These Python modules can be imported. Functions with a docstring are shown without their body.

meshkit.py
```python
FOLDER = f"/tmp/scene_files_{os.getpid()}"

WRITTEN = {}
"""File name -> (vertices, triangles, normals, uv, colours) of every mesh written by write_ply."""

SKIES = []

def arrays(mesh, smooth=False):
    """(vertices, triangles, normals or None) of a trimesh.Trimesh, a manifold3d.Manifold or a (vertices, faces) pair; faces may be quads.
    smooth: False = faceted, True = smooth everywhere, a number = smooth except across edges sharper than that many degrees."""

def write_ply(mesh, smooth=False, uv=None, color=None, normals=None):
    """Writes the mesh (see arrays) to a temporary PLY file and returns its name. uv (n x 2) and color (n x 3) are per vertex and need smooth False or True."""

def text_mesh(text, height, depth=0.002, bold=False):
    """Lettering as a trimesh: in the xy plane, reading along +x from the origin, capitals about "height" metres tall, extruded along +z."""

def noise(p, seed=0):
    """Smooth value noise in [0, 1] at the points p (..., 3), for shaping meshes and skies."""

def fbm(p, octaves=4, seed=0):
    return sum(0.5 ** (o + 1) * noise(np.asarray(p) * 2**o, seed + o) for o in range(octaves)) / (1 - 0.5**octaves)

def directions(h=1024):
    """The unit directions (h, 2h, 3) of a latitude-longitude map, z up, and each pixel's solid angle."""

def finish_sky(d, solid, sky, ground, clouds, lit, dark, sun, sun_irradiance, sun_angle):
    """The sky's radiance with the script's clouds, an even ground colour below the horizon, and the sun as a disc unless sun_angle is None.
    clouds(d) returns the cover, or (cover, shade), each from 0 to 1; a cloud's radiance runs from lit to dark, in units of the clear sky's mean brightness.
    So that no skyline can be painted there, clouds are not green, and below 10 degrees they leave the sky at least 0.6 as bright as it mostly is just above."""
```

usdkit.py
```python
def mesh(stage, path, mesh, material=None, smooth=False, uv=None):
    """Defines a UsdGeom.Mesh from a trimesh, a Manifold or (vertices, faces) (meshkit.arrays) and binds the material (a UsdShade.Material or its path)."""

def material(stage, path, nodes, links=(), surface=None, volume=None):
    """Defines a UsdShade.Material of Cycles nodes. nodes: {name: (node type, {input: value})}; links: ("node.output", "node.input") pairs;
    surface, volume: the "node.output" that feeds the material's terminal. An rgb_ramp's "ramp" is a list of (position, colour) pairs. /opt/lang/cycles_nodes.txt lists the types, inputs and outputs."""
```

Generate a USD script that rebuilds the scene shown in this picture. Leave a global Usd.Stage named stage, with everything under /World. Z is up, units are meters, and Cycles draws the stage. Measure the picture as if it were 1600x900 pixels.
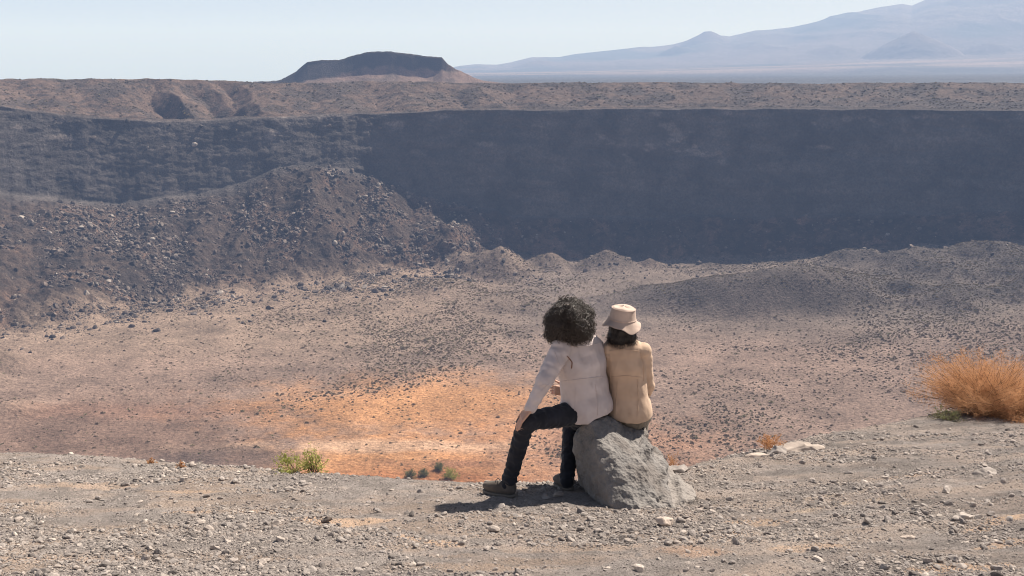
import math, random
import numpy as np
import trimesh
import manifold3d as m3
from scipy.interpolate import RBFInterpolator, RegularGridInterpolator
from scipy.ndimage import gaussian_filter1d, gaussian_filter, map_coordinates
from pxr import Usd, UsdGeom, UsdLux, UsdShade, Gf, Sdf, Vt
import usdkit, meshkit

stage = Usd.Stage.CreateInMemory()
UsdGeom.SetStageUpAxis(stage, 'Z')
UsdGeom.Xform.Define(stage, '/World')
UsdGeom.Scope.Define(stage, '/World/Looks')

# ------------------------------------------------------------------ camera, sky, sun, exposure
EZ = 1.7
FPX = 1716.0
PITCH = math.radians(10.85)
cam = UsdGeom.Camera.Define(stage, '/World/Camera')
cam.AddTransformOp().Set(Gf.Matrix4d().SetRotate(Gf.Rotation(Gf.Vec3d(1, 0, 0), 90 - math.degrees(PITCH))) * Gf.Matrix4d().SetTranslate(Gf.Vec3d(0, 0, EZ)))
cam.CreateHorizontalApertureAttr(36.0)
cam.CreateVerticalApertureAttr(36.0 * 9 / 16)
cam.CreateFocalLengthAttr(36.0 * FPX / 1600)
cam.CreateClippingRangeAttr(Gf.Vec2f(0.1, 90000))
cam.CreateExposureAttr(1.25)

SUN_AZ, SUN_EL = math.radians(50), math.radians(50)
SUN = np.array([math.sin(SUN_AZ) * math.cos(SUN_EL), math.cos(SUN_AZ) * math.cos(SUN_EL), math.sin(SUN_EL)])
SKY_STRENGTH, SUN_INT, HAZE = 0.05, 1.25, 0.98e-4
sky_mat = usdkit.material(stage, '/World/Looks/sky', {
    'sky': ('sky_texture', {'sky_type': 'single_scattering', 'sun_disc': False, 'sun_elevation': SUN_EL, 'sun_rotation': SUN_AZ, 'altitude': 300.0,
                            'air_density': 0.6, 'aerosol_density': 1.8, 'ozone_density': 1.0}),
    'dust': ('hsv', {'saturation': 0.52, 'value': 0.82}),
    'bg': ('background_shader', {'strength': SKY_STRENGTH})}, [('sky.color', 'dust.color'), ('dust.color', 'bg.color')], surface='bg.background')
dome = UsdLux.DomeLight.Define(stage, '/World/sky')
UsdShade.MaterialBindingAPI.Apply(dome.GetPrim()).Bind(sky_mat)
sun = UsdLux.DistantLight.Define(stage, '/World/sun')
sun.CreateNormalizeAttr(True); sun.CreateIntensityAttr(SUN_INT); sun.CreateAngleAttr(0.53); sun.CreateColorAttr(Gf.Vec3f(1.0, 0.925, 0.855))
_d = Gf.Rotation(Gf.Vec3d(0, 0, 1), Gf.Vec3d(*SUN))
sun.AddTransformOp().Set(Gf.Matrix4d().SetRotate(_d))


_TABLE = np.random.default_rng(99).random((64, 64, 64), dtype=np.float32)


def noise(p, seed=0):
    """Smooth value noise in [0, 1], repeating after 64 units, from a fixed table."""
    p = np.asarray(p, float)
    i = np.floor(p)
    t = p - i
    c = i + t * t * (3 - 2 * t) + np.array([seed * 7.0 % 61, seed * 13.0 % 59, seed * 29.0 % 53])
    return map_coordinates(_TABLE, np.moveaxis(c, -1, 0).reshape(3, -1), order=1, mode='grid-wrap', output=np.float64).reshape(p.shape[:-1])


def fbm(p, octaves=4, seed=0):
    p = np.asarray(p, float)
    return sum(0.5 ** (o + 1) * noise(p * 2 ** o + 0.37 * o, seed + o) for o in range(octaves)) / (1 - 0.5 ** octaves)


def ab(px, py):
    """Slopes x/y and z/y of the line of sight through a point of the photograph."""
    px, py = np.asarray(px, float), np.asarray(py, float)
    xv, yv = (px - 800) / FPX, (450 - py) / FPX
    dy = math.cos(PITCH) + yv * math.sin(PITCH)
    return xv / dy, (-math.sin(PITCH) + yv * math.cos(PITCH)) / dy


def at(px, py, Y):
    a, b = ab(px, py)
    return np.array([a * Y, Y, EZ + b * Y])


def line_b(points):
    """A feature line of the land given as (px, py): its slope z/y as a function of x/y."""
    p = np.array(points, float)
    a, b = ab(p[:, 0], p[:, 1])
    return lambda x: np.interp(x, a, b)


def line_v(points):
    p = np.array(points, float)
    a, _ = ab(p[:, 0], 300)
    return lambda x: np.interp(x, a, p[:, 1])


def sm(x, lo, hi):
    t = np.clip((x - lo) / (hi - lo), 0, 1)
    return t * t * (3 - 2 * t)


def P(*c):
    return np.stack(np.broadcast_arrays(*c), -1)


used = {}


def numbered(name):
    n = used.get(name, -1) + 1
    used[name] = n
    return name if n == 0 else f'{name}_{n:03d}'


def tag(prim, label=None, cat=None, group=None, kind=None):
    p = prim.GetPrim()
    for k, v in (('label', label), ('category', cat), ('group', group), ('kind', kind)):
        if v:
            p.SetCustomDataByKey(k, v)
    return prim


def child(parent, name, mesh, mat, smooth=False, colors=None):
    """One Mesh prim under parent (a prim) or, with parent None, under /World."""
    if parent is None:
        path = '/World/' + numbered(name)
    else:
        base = str(parent.GetPath())
        path = base + '/' + numbered(base + '/' + name).split('/')[-1]
    m = usdkit.mesh(stage, path, mesh, mat, smooth=smooth)
    if colors is not None:
        UsdGeom.PrimvarsAPI(m).CreatePrimvar('albedo', Sdf.ValueTypeNames.Color3fArray, 'vertex').Set(Vt.Vec3fArray.FromNumpy(np.asarray(colors, np.float32)))
    return m


def thing(name, label, cat, loc=(0, 0, 0), group=None):
    x = UsdGeom.Xform.Define(stage, '/World/' + numbered(name))
    x.AddTranslateOp().Set(Gf.Vec3d(*map(float, loc)))
    return tag(x, label, cat, group)


def grid_faces(n, m):
    """Quads of an n x m grid of vertices (row-major)."""
    i, j = np.meshgrid(np.arange(n - 1), np.arange(m - 1), indexing='ij')
    q = (i * m + j).ravel()
    return np.stack([q, q + m, q + m + 1, q + 1], 1)


# ------------------------------------------------------------------ materials of the land
def land_material(name, scales, bump=0.6, dist=0.4, rough=0.95, contrast=0.35, bscale=None):
    """Albedo from the mesh, broken up by two noises at the given scales (1/m), with fine relief."""
    s1, s2 = scales
    return usdkit.material(stage, '/World/Looks/' + name, {
        'geo': ('geometry', {}), 'alb': ('attribute', {'attribute': 'albedo'}),
        'n1': ('noise_texture', {'scale': s1, 'detail': 6.0, 'roughness': 0.7}),
        'n2': ('noise_texture', {'scale': s2, 'detail': 4.0, 'roughness': 0.65}),
        'r1': ('map_range', {'from_min': 0.3, 'from_max': 0.7, 'to_min': 1 - contrast, 'to_max': 1 + contrast}),
        'r2': ('map_range', {'from_min': 0.3, 'from_max': 0.7, 'to_min': 1 - contrast, 'to_max': 1 + contrast}),
        'mul': ('math', {'math_type': 'multiply'}),
        'sc': ('vector_math', {'math_type': 'scale'}),
        'nb': ('noise_texture', {'scale': bscale or s2, 'detail': 5.0, 'roughness': 0.7}),
        'bump': ('bump', {'strength': bump, 'distance': dist}),
        'p': ('principled_bsdf', {'roughness': rough, 'specular_ior_level': 0.15, 'diffuse_roughness': 0.6})},
        [('geo.position', 'n1.vector'), ('geo.position', 'n2.vector'), ('geo.position', 'nb.vector'), ('n1.fac', 'r1.value'), ('n2.fac', 'r2.value'),
         ('r1.result', 'mul.value1'), ('r2.result', 'mul.value2'), ('alb.color', 'sc.vector1'), ('mul.value', 'sc.scale'), ('sc.vector', 'p.base_color'),
         ('nb.fac', 'bump.height'), ('bump.normal', 'p.normal')], surface='p.BSDF')


MAT_CRATER = land_material('crater_ground', (0.025, 0.4), bump=1.0, dist=2.5, contrast=0.36, bscale=0.3)
MAT_PLAIN = land_material('plain_ground', (0.0012, 0.012), bump=0.9, dist=30.0, contrast=0.25, bscale=0.008)

# ------------------------------------------------------------------ the crater: floor, talus, cliff, outer slopes
ca = np.concatenate([np.linspace(-1.3, -0.62, 40)[:-1], np.linspace(-0.62, 0.62, 1150), np.linspace(0.62, 1.3, 40)[1:]])
Yr = 1440 / (1 + np.where(ca < 0, 0.46, 0.5) * ca ** 2)
Yr = Yr + 26 * (fbm(P(ca * 9, 0.5, 0.5), 3, 5) - 0.5) + (4 + 12 * sm(ca, -0.2, 0.0)) * (fbm(P(ca * 40, 1.5, 0.5), 3, 6) - 0.5)

b_top = line_b([(-900, 178), (-100, 160), (0, 166), (60, 175), (120, 183), (200, 188), (260, 191), (340, 188), (420, 184), (500, 181), (600, 178), (700, 174), (900, 172), (1250, 171), (1600, 174), (2500, 176)])
b_foot = line_b([(-900, 330), (0, 296), (100, 310), (190, 318), (300, 302), (380, 282), (450, 256), (540, 262), (620, 284), (700, 312), (800, 335), (1000, 338), (1300, 334), (1600, 328), (2500, 330)])
o_foot = line_v([(-900, 40), (0, 48), (190, 44), (380, 40), (450, 38), (540, 38), (700, 30), (1000, 26), (1600, 26)])
b_base = line_b([(-900, 570), (0, 520), (100, 500), (200, 478), (300, 458), (400, 447), (480, 440), (560, 431), (640, 423), (720, 415), (780, 410), (850, 407), (1000, 406), (1150, 404), (1250, 399), (1350, 394), (1600, 386), (2500, 380)])
z_base = line_v([(-900, -224), (0, -224), (600, -223), (700, -222), (760, -220), (1000, -219)])
b_sky = line_b([(-900, 119), (0, 121), (60, 121.5), (100, 122), (210, 122), (300, 123), (380, 125), (430, 127), (700, 127), (740, 126), (900, 127), (1600, 128), (2500, 128)])

lines = []                                   # each: (Y, z relative to the eye, rows to the next line)
lines.append((np.full_like(ca, 320), np.full_like(ca, -236.0), 70))
lines.append((np.full_like(ca, 640), np.full_like(ca, -231.0), 220))
Yb_l = np.clip(z_base(ca) / b_base(ca), 700, Yr - 88)
right = sm(ca, -0.06, 0.02)
Yb = Yb_l * (1 - right) + (Yr - 88) * right
lines.append((Yb, b_base(ca) * Yb, 150))
Yf = Yr - o_foot(ca) * (1 + 0.12 * (fbm(P(ca * 60, 0.5, 5.5), 3, 7) - 0.5))
lines.append((Yf, (b_foot(ca) + 0.011 * (fbm(P(ca * 45, 0.5, 4.5), 4, 7) - 0.5)) * Yf, 110))
b_rim = b_top(ca) + 0.0045 * (fbm(P(ca * 34, 0.5, 2.5), 4, 8) - 0.5) * sm(ca, -0.6, -0.1) + 0.0034 * (fbm(P(ca * 60, 0.5, 3.5), 4, 8) - 0.5) * (1 - sm(ca, -0.3, 0.0))
lines.append((Yr, b_rim * Yr, 90))
Ys = Yr + 175
lines.append((Ys, b_sky(ca) * Ys, 30))
lines.append((Ys + 160, b_sky(ca) * Ys - 14, 16))
lines.append((np.full_like(ca, 2900), np.full_like(ca, -70.0), 12))
lines.append((np.full_like(ca, 30000), np.full_like(ca, -110.0), 1))
rowY, rowZ, rowT = [], [], []
for k in range(len(lines) - 1):
    n = lines[k][2]
    for t in np.arange(n) / n:
        u = t
        if k == 1:                            # even steps in the picture on the receding floor
            y0, y1 = lines[k][0], lines[k + 1][0]
            yy = 1 / ((1 - t) / y0 + t / y1)
            u = (yy - y0) / (y1 - y0)
        rowY.append(lines[k][0] * (1 - u) + lines[k + 1][0] * u)
        rowZ.append(lines[k][1] * (1 - u) + lines[k + 1][1] * u)
        rowT.append(k + u * np.ones_like(ca))
rowY.append(lines[-1][0]); rowZ.append(lines[-1][1]); rowT.append(np.full_like(ca, len(lines) - 1.0))
CY, CZ, CT = np.array(rowY), np.array(rowZ), np.array(rowT)
n_in = 70 + 220 + 150 + 110                   # rows up to the rim
CZ[:n_in - 110] = gaussian_filter1d(CZ[:n_in - 110], 5, axis=0, mode='nearest')
CZ[n_in + 6:n_in + 130] = gaussian_filter1d(CZ[n_in + 6:n_in + 130], 5, axis=0, mode='nearest')
CX = ca[None, :] * CY


def hill(px, py, Y, r, h, sharp=1.0, ry=None, skew=0.0):
    """A mound on the floor whose foot is seen at (px, py) in the photograph; sharp: 1 a cone, 2 a rounded hill."""
    a, _ = ab(px, py)
    x0, y0 = a * Y, Y
    dx, dy = (CX - x0) / r, (CY - y0) / (ry or r)
    dy = np.where(dy < 0, dy, dy / (1 + skew))
    q = np.sqrt(dx ** 2 + dy ** 2)
    k = q < 1.3
    q = np.where(k, q, 9.0)
    q[k] += 0.28 * (fbm(P(CX[k] / (0.45 * r), CY[k] / (0.45 * r), 0.3), 3, int(px) % 97) - 0.5)
    s = np.clip(1 - q, 0, 1)
    return h * (s if sharp == 1.0 else s * s * (3 - 2 * s))


floor = sm(CT, 0.2, 1.0) * (1 - sm(CT, 2.0, 2.25))
onf = sm(CT, 0.6, 1.0) * (1 - sm(CT, 2.3, 2.7))
dz = np.zeros_like(CZ)
for h in [(782, 414, 1265, 50, 33, 1.0), (858, 408, 1312, 34, 15, 1.0), (948, 407, 1300, 42, 20, 1.0), (1016, 407, 1305, 16, 8, 1.0), (725, 410, 1290, 40, 20, 1.0),
          (690, 405, 1330, 36, 24, 1.0), (1330, 395, 1235, 40, 14, 1.0), (1440, 400, 1180, 85, 15, 2.0), (1540, 398, 1175, 60, 13, 2.0), (1600, 420, 1110, 70, 13, 2.0),
          (1480, 420, 1110, 50, 12, 2.0), (1390, 420, 1120, 40, 9, 2.0), (1640, 470, 1010, 80, 15, 2.0), (1500, 470, 1010, 60, 14, 2.0), (1420, 455, 1050, 30, 8, 2.0)]:
    dz += hill(*h)
dz += hill(1235, 480, 1052, 150, 33, 2.0, ry=74, skew=0.9)       # the long hill with its shaded front
dz += hill(1060, 470, 1075, 110, 17, 2.0, ry=60, skew=1.2)
dz += hill(800, 462, 1075, 70, 9, 2.0, ry=40, skew=1.5)
dz += hill(690, 440, 1150, 60, 9, 2.0, ry=50, skew=1.0)
dz += hill(-40, 625, 800, 36, 12, 2.0)
dz += hill(20, 668, 735, 34, 7, 2.0)
dz += hill(-10, 590, 850, 30, 16, 1.0)
CZ = CZ + dz * onf
rough_r = sm(CX / CY, 0.12, 0.42)
rid = 1 - np.abs(2 * fbm(P(CX / 75, CY / 75, 0.0), 4, 21) - 1) * 1.9
CZ += floor * (2.2 * (fbm(P(CX / 60, CY / 60, 0), 4, 3) - 0.5) + 1.0 * (fbm(P(CX / 9, CY / 9, 0), 3, 4) - 0.5))
CZ += floor * sm(CT, 1.35, 1.7) * (0.25 + rough_r) * 7.5 * (rid - 0.45)
# talus: ribs running down the slope and rubble
tal = sm(CT, 1.75, 2.1) * (1 - sm(CT, 2.9, 3.0))
left = 1 - sm(CX / CY, -0.05, 0.04)
rib = fbm(P(CX / 34, CY / 150, 0.7), 4, 9) - 0.5
CZ += tal * (left * 21 * rib + 9 * (fbm(P(CX / 9, CY / 9, 0.2), 4, 10) - 0.5) + (1 - left) * 5 * rib)
# buttresses and ribs of earth on the left talus
for (p0, q0, p1, q1, w, hh) in [(745, 372, 700, 408, 16, 11), (480, 372, 530, 438, 20, 12), (600, 372, 640, 418, 18, 9), (330, 350, 300, 450, 22, 7), (150, 340, 90, 480, 30, 8)]:
    Y0, Y1 = 1345 - 0.0 * p0, 1240
    a0, a1 = ab(p0, q0)[0], ab(p1, q1)[0]
    s = np.clip((CT - 2.05) / 0.75, 0, 1)
    ac = a1 + (a0 - a1) * s
    CZ += tal * hh * np.exp(-((CA := CX / CY) - ac) ** 2 * CY ** 2 / w ** 2) * np.sin(np.pi * np.clip((CT - 2.0) / 0.95, 0, 1))
# cliff: ribs and ledges push the face in and out
cl = sm(CT, 2.85, 3.05) * (1 - sm(CT, 3.96, 4.0))
lft_ = sm(CX, -420, -60)
push = (6 + 9 * lft_) * (fbm(P(CX / 60, CZ / 22, 0.1), 4, 12) - 0.5) + (2.2 + 2.4 * lft_) * (fbm(P(CX / 6, CZ / 9, 0.4), 3, 13) - 0.5)
zl = CZ + 6 * (fbm(P(CX / 120, 0.2, 0.2), 3, 14) - 0.5)
led = 3 * (fbm(P(CX / 14, zl / 6, 0.3), 3, 15) - 0.5)
CY2 = CY - cl * (push + led)
# outer slopes above the cliff: gullies that drain to the rim
up = sm(CT, 4.0, 4.15) * (1 - sm(CT, 5.0, 5.3))
t4 = np.clip(CT - 4.0, 0, 1)


def gully(p_low, q_low, p_top, q_top, wl, wr, depth):
    a0, a1 = ab(p_low, q_low)[0], ab(p_top, q_top)[0]
    ac = a0 + (a1 - a0) * t4 + 0.004 * np.sin(t4 * 7 + p_low)
    d = (CX / CY - ac) * CY + 22 * (fbm(P(CX / 30, CY / 30, 0.9), 3, 19) - 0.5)
    return -depth * np.clip(1 - np.where(d < 0, -d / wl, d / wr), 0, 1) * np.sin(np.pi * np.clip(t4 * 0.8 + 0.2, 0, 1)) ** 0.7


g = gully(284, 186, 226, 126, 48, 24, 25) + gully(350, 183, 300, 128, 44, 26, 24) + gully(398, 178, 336, 132, 40, 24, 20) + gully(60, 172, 20, 124, 80, 40, 8)
g += gully(150, 180, 120, 126, 50, 30, 7) + gully(500, 178, 480, 132, 60, 34, 10) + gully(600, 176, 570, 132, 70, 40, 11) + gully(742, 172, 700, 132, 70, 40, 12) + gully(820, 170, 790, 132, 60, 40, 10)
for px in range(900, 1700, 95):
    g += gully(px + 20 * math.sin(px), 170, px - 30, 130, 60, 50, 4.5)
CZ2 = CZ + up * (g + 7 * (fbm(P(CX / 70, CY / 90, 0.2), 4, 17) - 0.5) + 3.2 * (fbm(P(CX / 12, CY / 12, 0.2), 3, 18) - 0.5)) * sm(CT, 4.0, 4.2)
CX2 = ca[None, :] * CY2

# colour of the ground, with hill shade mixed in on the right
n_big = fbm(P(CX2 / 130, CY2 / 130, 0.1), 4, 31)
n_mid = fbm(P(CX2 / 28, CY2 / 28, 0.1), 4, 32)
n_fin = fbm(P(CX2 / 7, CY2 / 7, CZ2 / 7), 3, 33)


def mixc(base, colour, w):
    return base * (1 - w[..., None]) + np.asarray(colour) * w[..., None]


def patch(px, py, rx, ry, soft=0.6, z=-228.0, wob=0.5):
    """A stain on the floor, centred where (px, py) meets it; radii in pixels of the photograph."""
    a, b = ab(px, py)
    b1, b2 = ab(px, py - ry)[1], ab(px, py + ry)[1]
    Y0, hx = z / b, rx / FPX * (z / b)
    hy = abs(z / b1 - z / b2) / 2
    q = np.sqrt(((CX2 - a * Y0) / hx) ** 2 + ((CY2 - Y0) / hy) ** 2) + wob * (n_mid - 0.5) * 1.8 + wob * (n_big - 0.5) + 0.8 * (n_fin - 0.5)
    return 1 - sm(q, 1 - soft, 1 + soft)


PINK, BROWN, ORANGE, PALE = (0.235, 0.168, 0.136), (0.158, 0.104, 0.081), (0.46, 0.235, 0.105), (0.46, 0.335, 0.25)
GREYG, ROCK, DARK = (0.15, 0.122, 0.104), (0.085, 0.075, 0.072), (0.055, 0.048, 0.046)
col = np.zeros(CX2.shape + (3,)) + PINK
fl = 1 - sm(CT, 1.9, 2.1)
col = mixc(col, (0.20, 0.145, 0.118), sm(n_big, 0.42, 0.62) * 0.8)
col = mixc(col, GREYG, sm(CY2, 880, 1040) * 0.75 * sm(CX2 / CY2, -0.1, 0.05))
col = mixc(col, (0.235, 0.175, 0.135), sm(CY2, 820, 960) * (1 - sm(CX2 / CY2, -0.1, 0.05)) * 0.8)                             # sparser, greyer soil towards the far side
col = mixc(col, GREYG, rough_r * sm(CY2, 860, 980) * 0.7)
col = mixc(col, BROWN, patch(180, 670, 330, 55) * 0.8)
col = mixc(col, (0.28, 0.155, 0.11), patch(150, 640, 260, 10, 0.7) * 0.3)
col = mixc(col, (0.20, 0.15, 0.12), patch(640, 530, 110, 60) * 0.2)
col = mixc(col, ORANGE, patch(650, 630, 215, 42, 0.8) * 0.8)
col = mixc(col, ORANGE, patch(620, 718, 200, 38, 0.7) * 0.85)
col = mixc(col, (0.40, 0.185, 0.09), patch(900, 690, 220, 50, 0.8) * 0.4)
col = mixc(col, PALE, patch(620, 692, 190, 7, 0.9, wob=1.4) * 0.6)
col = mixc(col, (0.30, 0.13, 0.06), patch(640, 740, 160, 16, 0.6) * 0.85)
col = mixc(col, (0.22, 0.11, 0.07), patch(690, 716, 110, 5, 0.9, wob=1.0) * 0.8)
col = mixc(col, (0.11, 0.08, 0.07), patch(360, 712, 90, 15, 0.5, wob=1.0) * 0.8)
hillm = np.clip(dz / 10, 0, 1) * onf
col = mixc(col, (0.058, 0.047, 0.044), hillm * sm(CX / CY, -0.2, 0.1) * 0.7)  # brown of the right-hand mounds, darkened further for the long hill's shaded front
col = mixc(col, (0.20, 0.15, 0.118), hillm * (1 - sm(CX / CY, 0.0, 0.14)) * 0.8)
tl = sm(CT + 0.25 * (n_mid - 0.5), 1.92, 2.12)
tcol = mixc(np.zeros_like(col) + (0.07, 0.051, 0.042), (0.135, 0.088, 0.067), sm(n_mid, 0.46, 0.62))
tcol = mixc(tcol, (0.03, 0.025, 0.024), sm(n_fin + 0.5 * (n_big - 0.5), 0.5, 0.6) * 0.7)
col = mixc(col, 0, tl) + tcol * tl[..., None]
ct = sm(CT, 2.85, 3.0)
strat = 0.5 * fbm(P(CX2 / 45, CZ2 / 14, 0.5), 4, 35) + 0.5 * fbm(P(CX2 / 170, CZ2 / 7 + 3 * noise(P(CX2 / 60, 0.5 + 0 * CX2, 0.5 + 0 * CX2)), 0.5), 3, 38)
ccol = mixc(np.zeros_like(col) + ROCK, (0.115, 0.1, 0.094), sm(strat, 0.47, 0.62) * 0.8)
ccol = mixc(ccol, DARK, sm(fbm(P(CX2 / 26, CZ2 / 26, 0.5), 4, 36), 0.5, 0.7) * 0.7)
ccol = mixc(ccol, (0.2, 0.17, 0.155), sm(fbm(P(CX2 / 30, CZ2 / 12, 3.5), 4, 37), 0.62, 0.72) * sm(CT, 3.35, 3.6) * 0.7)
col = mixc(col, 0, ct) + ccol * ct[..., None]
ut = sm(CT + 0.1 * (n_fin - 0.5), 3.985, 4.03)
ucol = mixc(np.zeros_like(col) + (0.125, 0.087, 0.069), (0.08, 0.062, 0.054), sm(n_mid, 0.44, 0.6))
ucol = mixc(ucol, (0.05, 0.042, 0.04), sm(n_fin, 0.5, 0.66) * 0.75)
ucol = mixc(ucol, (0.06, 0.052, 0.052), sm(CX / CY, 0.1, 0.3) * (1 - sm(t4, 0.2, 0.6)) * 0.6)
ucol = mixc(ucol, (0.07, 0.057, 0.052), (1 - sm(t4, 0.02, 0.10)) * sm(n_fin + 0.3 * (n_mid - 0.5), 0.36, 0.5))
col = mixc(col, 0, ut) + ucol * ut[..., None]
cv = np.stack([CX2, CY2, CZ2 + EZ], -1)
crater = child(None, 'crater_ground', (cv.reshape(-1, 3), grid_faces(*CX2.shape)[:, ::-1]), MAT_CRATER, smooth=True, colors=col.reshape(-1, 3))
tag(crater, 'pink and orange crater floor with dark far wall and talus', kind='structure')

# ------------------------------------------------------------------ far mountain and the lava plain before it
ma = np.concatenate([np.linspace(-1.0, -0.3, 20)[:-1], np.linspace(-0.3, 0.6, 560), np.linspace(0.6, 1.3, 30)[1:]])
b_m1 = line_b([(-900, 136), (300, 134), (600, 124), (720, 121), (1000, 119), (1300, 117), (1600, 114), (2500, 112)])
b_m2 = line_b([(-900, 136), (300, 133), (600, 121), (720, 113), (850, 110), (1000, 106), (1200, 99), (1400, 90), (1600, 82), (2500, 70)])
b_m3 = line_b([(-900, 138), (300, 134), (600, 120), (680, 110), (720, 103), (750, 101), (775, 102), (800, 98), (830, 91), (850, 90), (875, 90), (900, 86), (960, 80), (1050, 70), (1085, 60), (1110, 54), (1140, 57), (1180, 47), (1205, 46), (1240, 42), (1300, 28), (1370, 12), (1410, 6), (1425, 9), (1440, 2), (1470, -10), (1600, -42), (1800, -60), (2500, 20)])
ml = [(np.full_like(ma, 2700), np.full_like(ma, -62.0), 14), (np.full_like(ma, 4200), b_m1(ma) * 4200 - 18, 24), (np.full_like(ma, 6800), b_m1(ma) * 6800, 60),
      (np.full_like(ma, 9800), b_m2(ma) * 9800, 150), (np.full_like(ma, 13500), b_m3(ma) * 13500, 12), (np.full_like(ma, 17000), b_m3(ma) * 12000 - 300, 1)]
mY, mZ, mT = [], [], []
for k in range(len(ml)):
    n = ml[k][2] if k < len(ml) - 1 else 1
    for t in np.arange(n) / n:
        q = ml[min(k + 1, len(ml) - 1)]
        mY.append(ml[k][0] * (1 - t) + q[0] * t); mZ.append(ml[k][1] * (1 - t) + q[1] * t); mT.append(k + t + 0 * ma)
MY, MZ, MT = map(np.array, (mY, mZ, mT))
MX = ma * MY
rel = sm(MT, 2.3, 3.6)
rr = 1 - np.abs(2 * fbm(P(MX / 1500, MY / 2200, 0.0), 5, 41) - 1) * 2
MZ = MZ + rel * (1 - sm(MT, 3.85, 4.0)) * 130 * (rr - 0.5) * np.clip(MZ / 500, 0.1, 1.2) + sm(MT, 3.9, 4.0) * 16 * (fbm(P(MX / 260, 0.3, 0.3), 3, 42) - 0.5)
for (px, py, Y, r, h) in [(1425, 90, 9600, 420, 215), (1055, 84, 11500, 190, 80), (1100, 80, 12300, 300, 120), (1545, 84, 9700, 300, 95), (1300, 92, 10300, 240, 45), (840, 104, 11000, 260, 50)]:
    a, _ = ab(px, py)
    q = np.hypot(MX - a * Y, (MY - Y)) / r
    MZ += h * np.clip(1 - q, 0, 1) ** 0.8 * (q < 1)
mcol = mixc(np.zeros(MX.shape + (3,)) + (0.10, 0.08, 0.085), (0.045, 0.045, 0.05), sm(fbm(P(MX / 900, MY / 900, 0), 4, 43), 0.42, 0.6))
mcol = mixc(mcol, (0.05, 0.048, 0.046), (1 - sm(MT + 0.6 * (fbm(P(MX / 1800, MY / 500, 0), 3, 44) - 0.5), 1.9, 2.3)))
mcol = mixc(mcol, (0.22, 0.165, 0.145), sm(MT, 2.1, 2.4) * (1 - sm(MT, 2.6, 3.0)) * sm(fbm(P(MX / 1200, MY / 300, 1.0), 3, 45), 0.5, 0.6) * 0.8)
mountain = child(None, 'mountain', (np.stack([MX, MY, MZ + EZ], -1).reshape(-1, 3), grid_faces(*MX.shape)[:, ::-1]), MAT_PLAIN, smooth=True, colors=mcol.reshape(-1, 3))
tag(mountain, 'distant hazy blue mountain range beyond the crater', kind='structure')

# ------------------------------------------------------------------ the dark-capped mesa behind the rim
ta = np.linspace(*ab(np.array([395.0, 800.0]), 120)[0], 330)
b_t = line_b([(395, 128), (430, 127), (440, 124), (462, 112), (480, 97), (500, 94), (530, 93.5), (548, 88), (575, 81), (605, 80), (640, 84), (668, 88), (690, 89.5), (700, 100), (712, 108), (740, 121), (760, 127), (800, 131)])
TY0 = 2250.0
top = b_t(ta) * TY0 + 3.2 * (fbm(P(ta * 260, 0.5, 0.5), 3, 51) - 0.5)
rows = []
tt = np.concatenate([np.linspace(-1, 0, 90), np.linspace(0, 1, 30)[1:]])
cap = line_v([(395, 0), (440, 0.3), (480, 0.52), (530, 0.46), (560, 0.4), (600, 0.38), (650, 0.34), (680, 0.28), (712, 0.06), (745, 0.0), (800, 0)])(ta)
TZ, TY = [], []
base_z = -32.0
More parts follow.
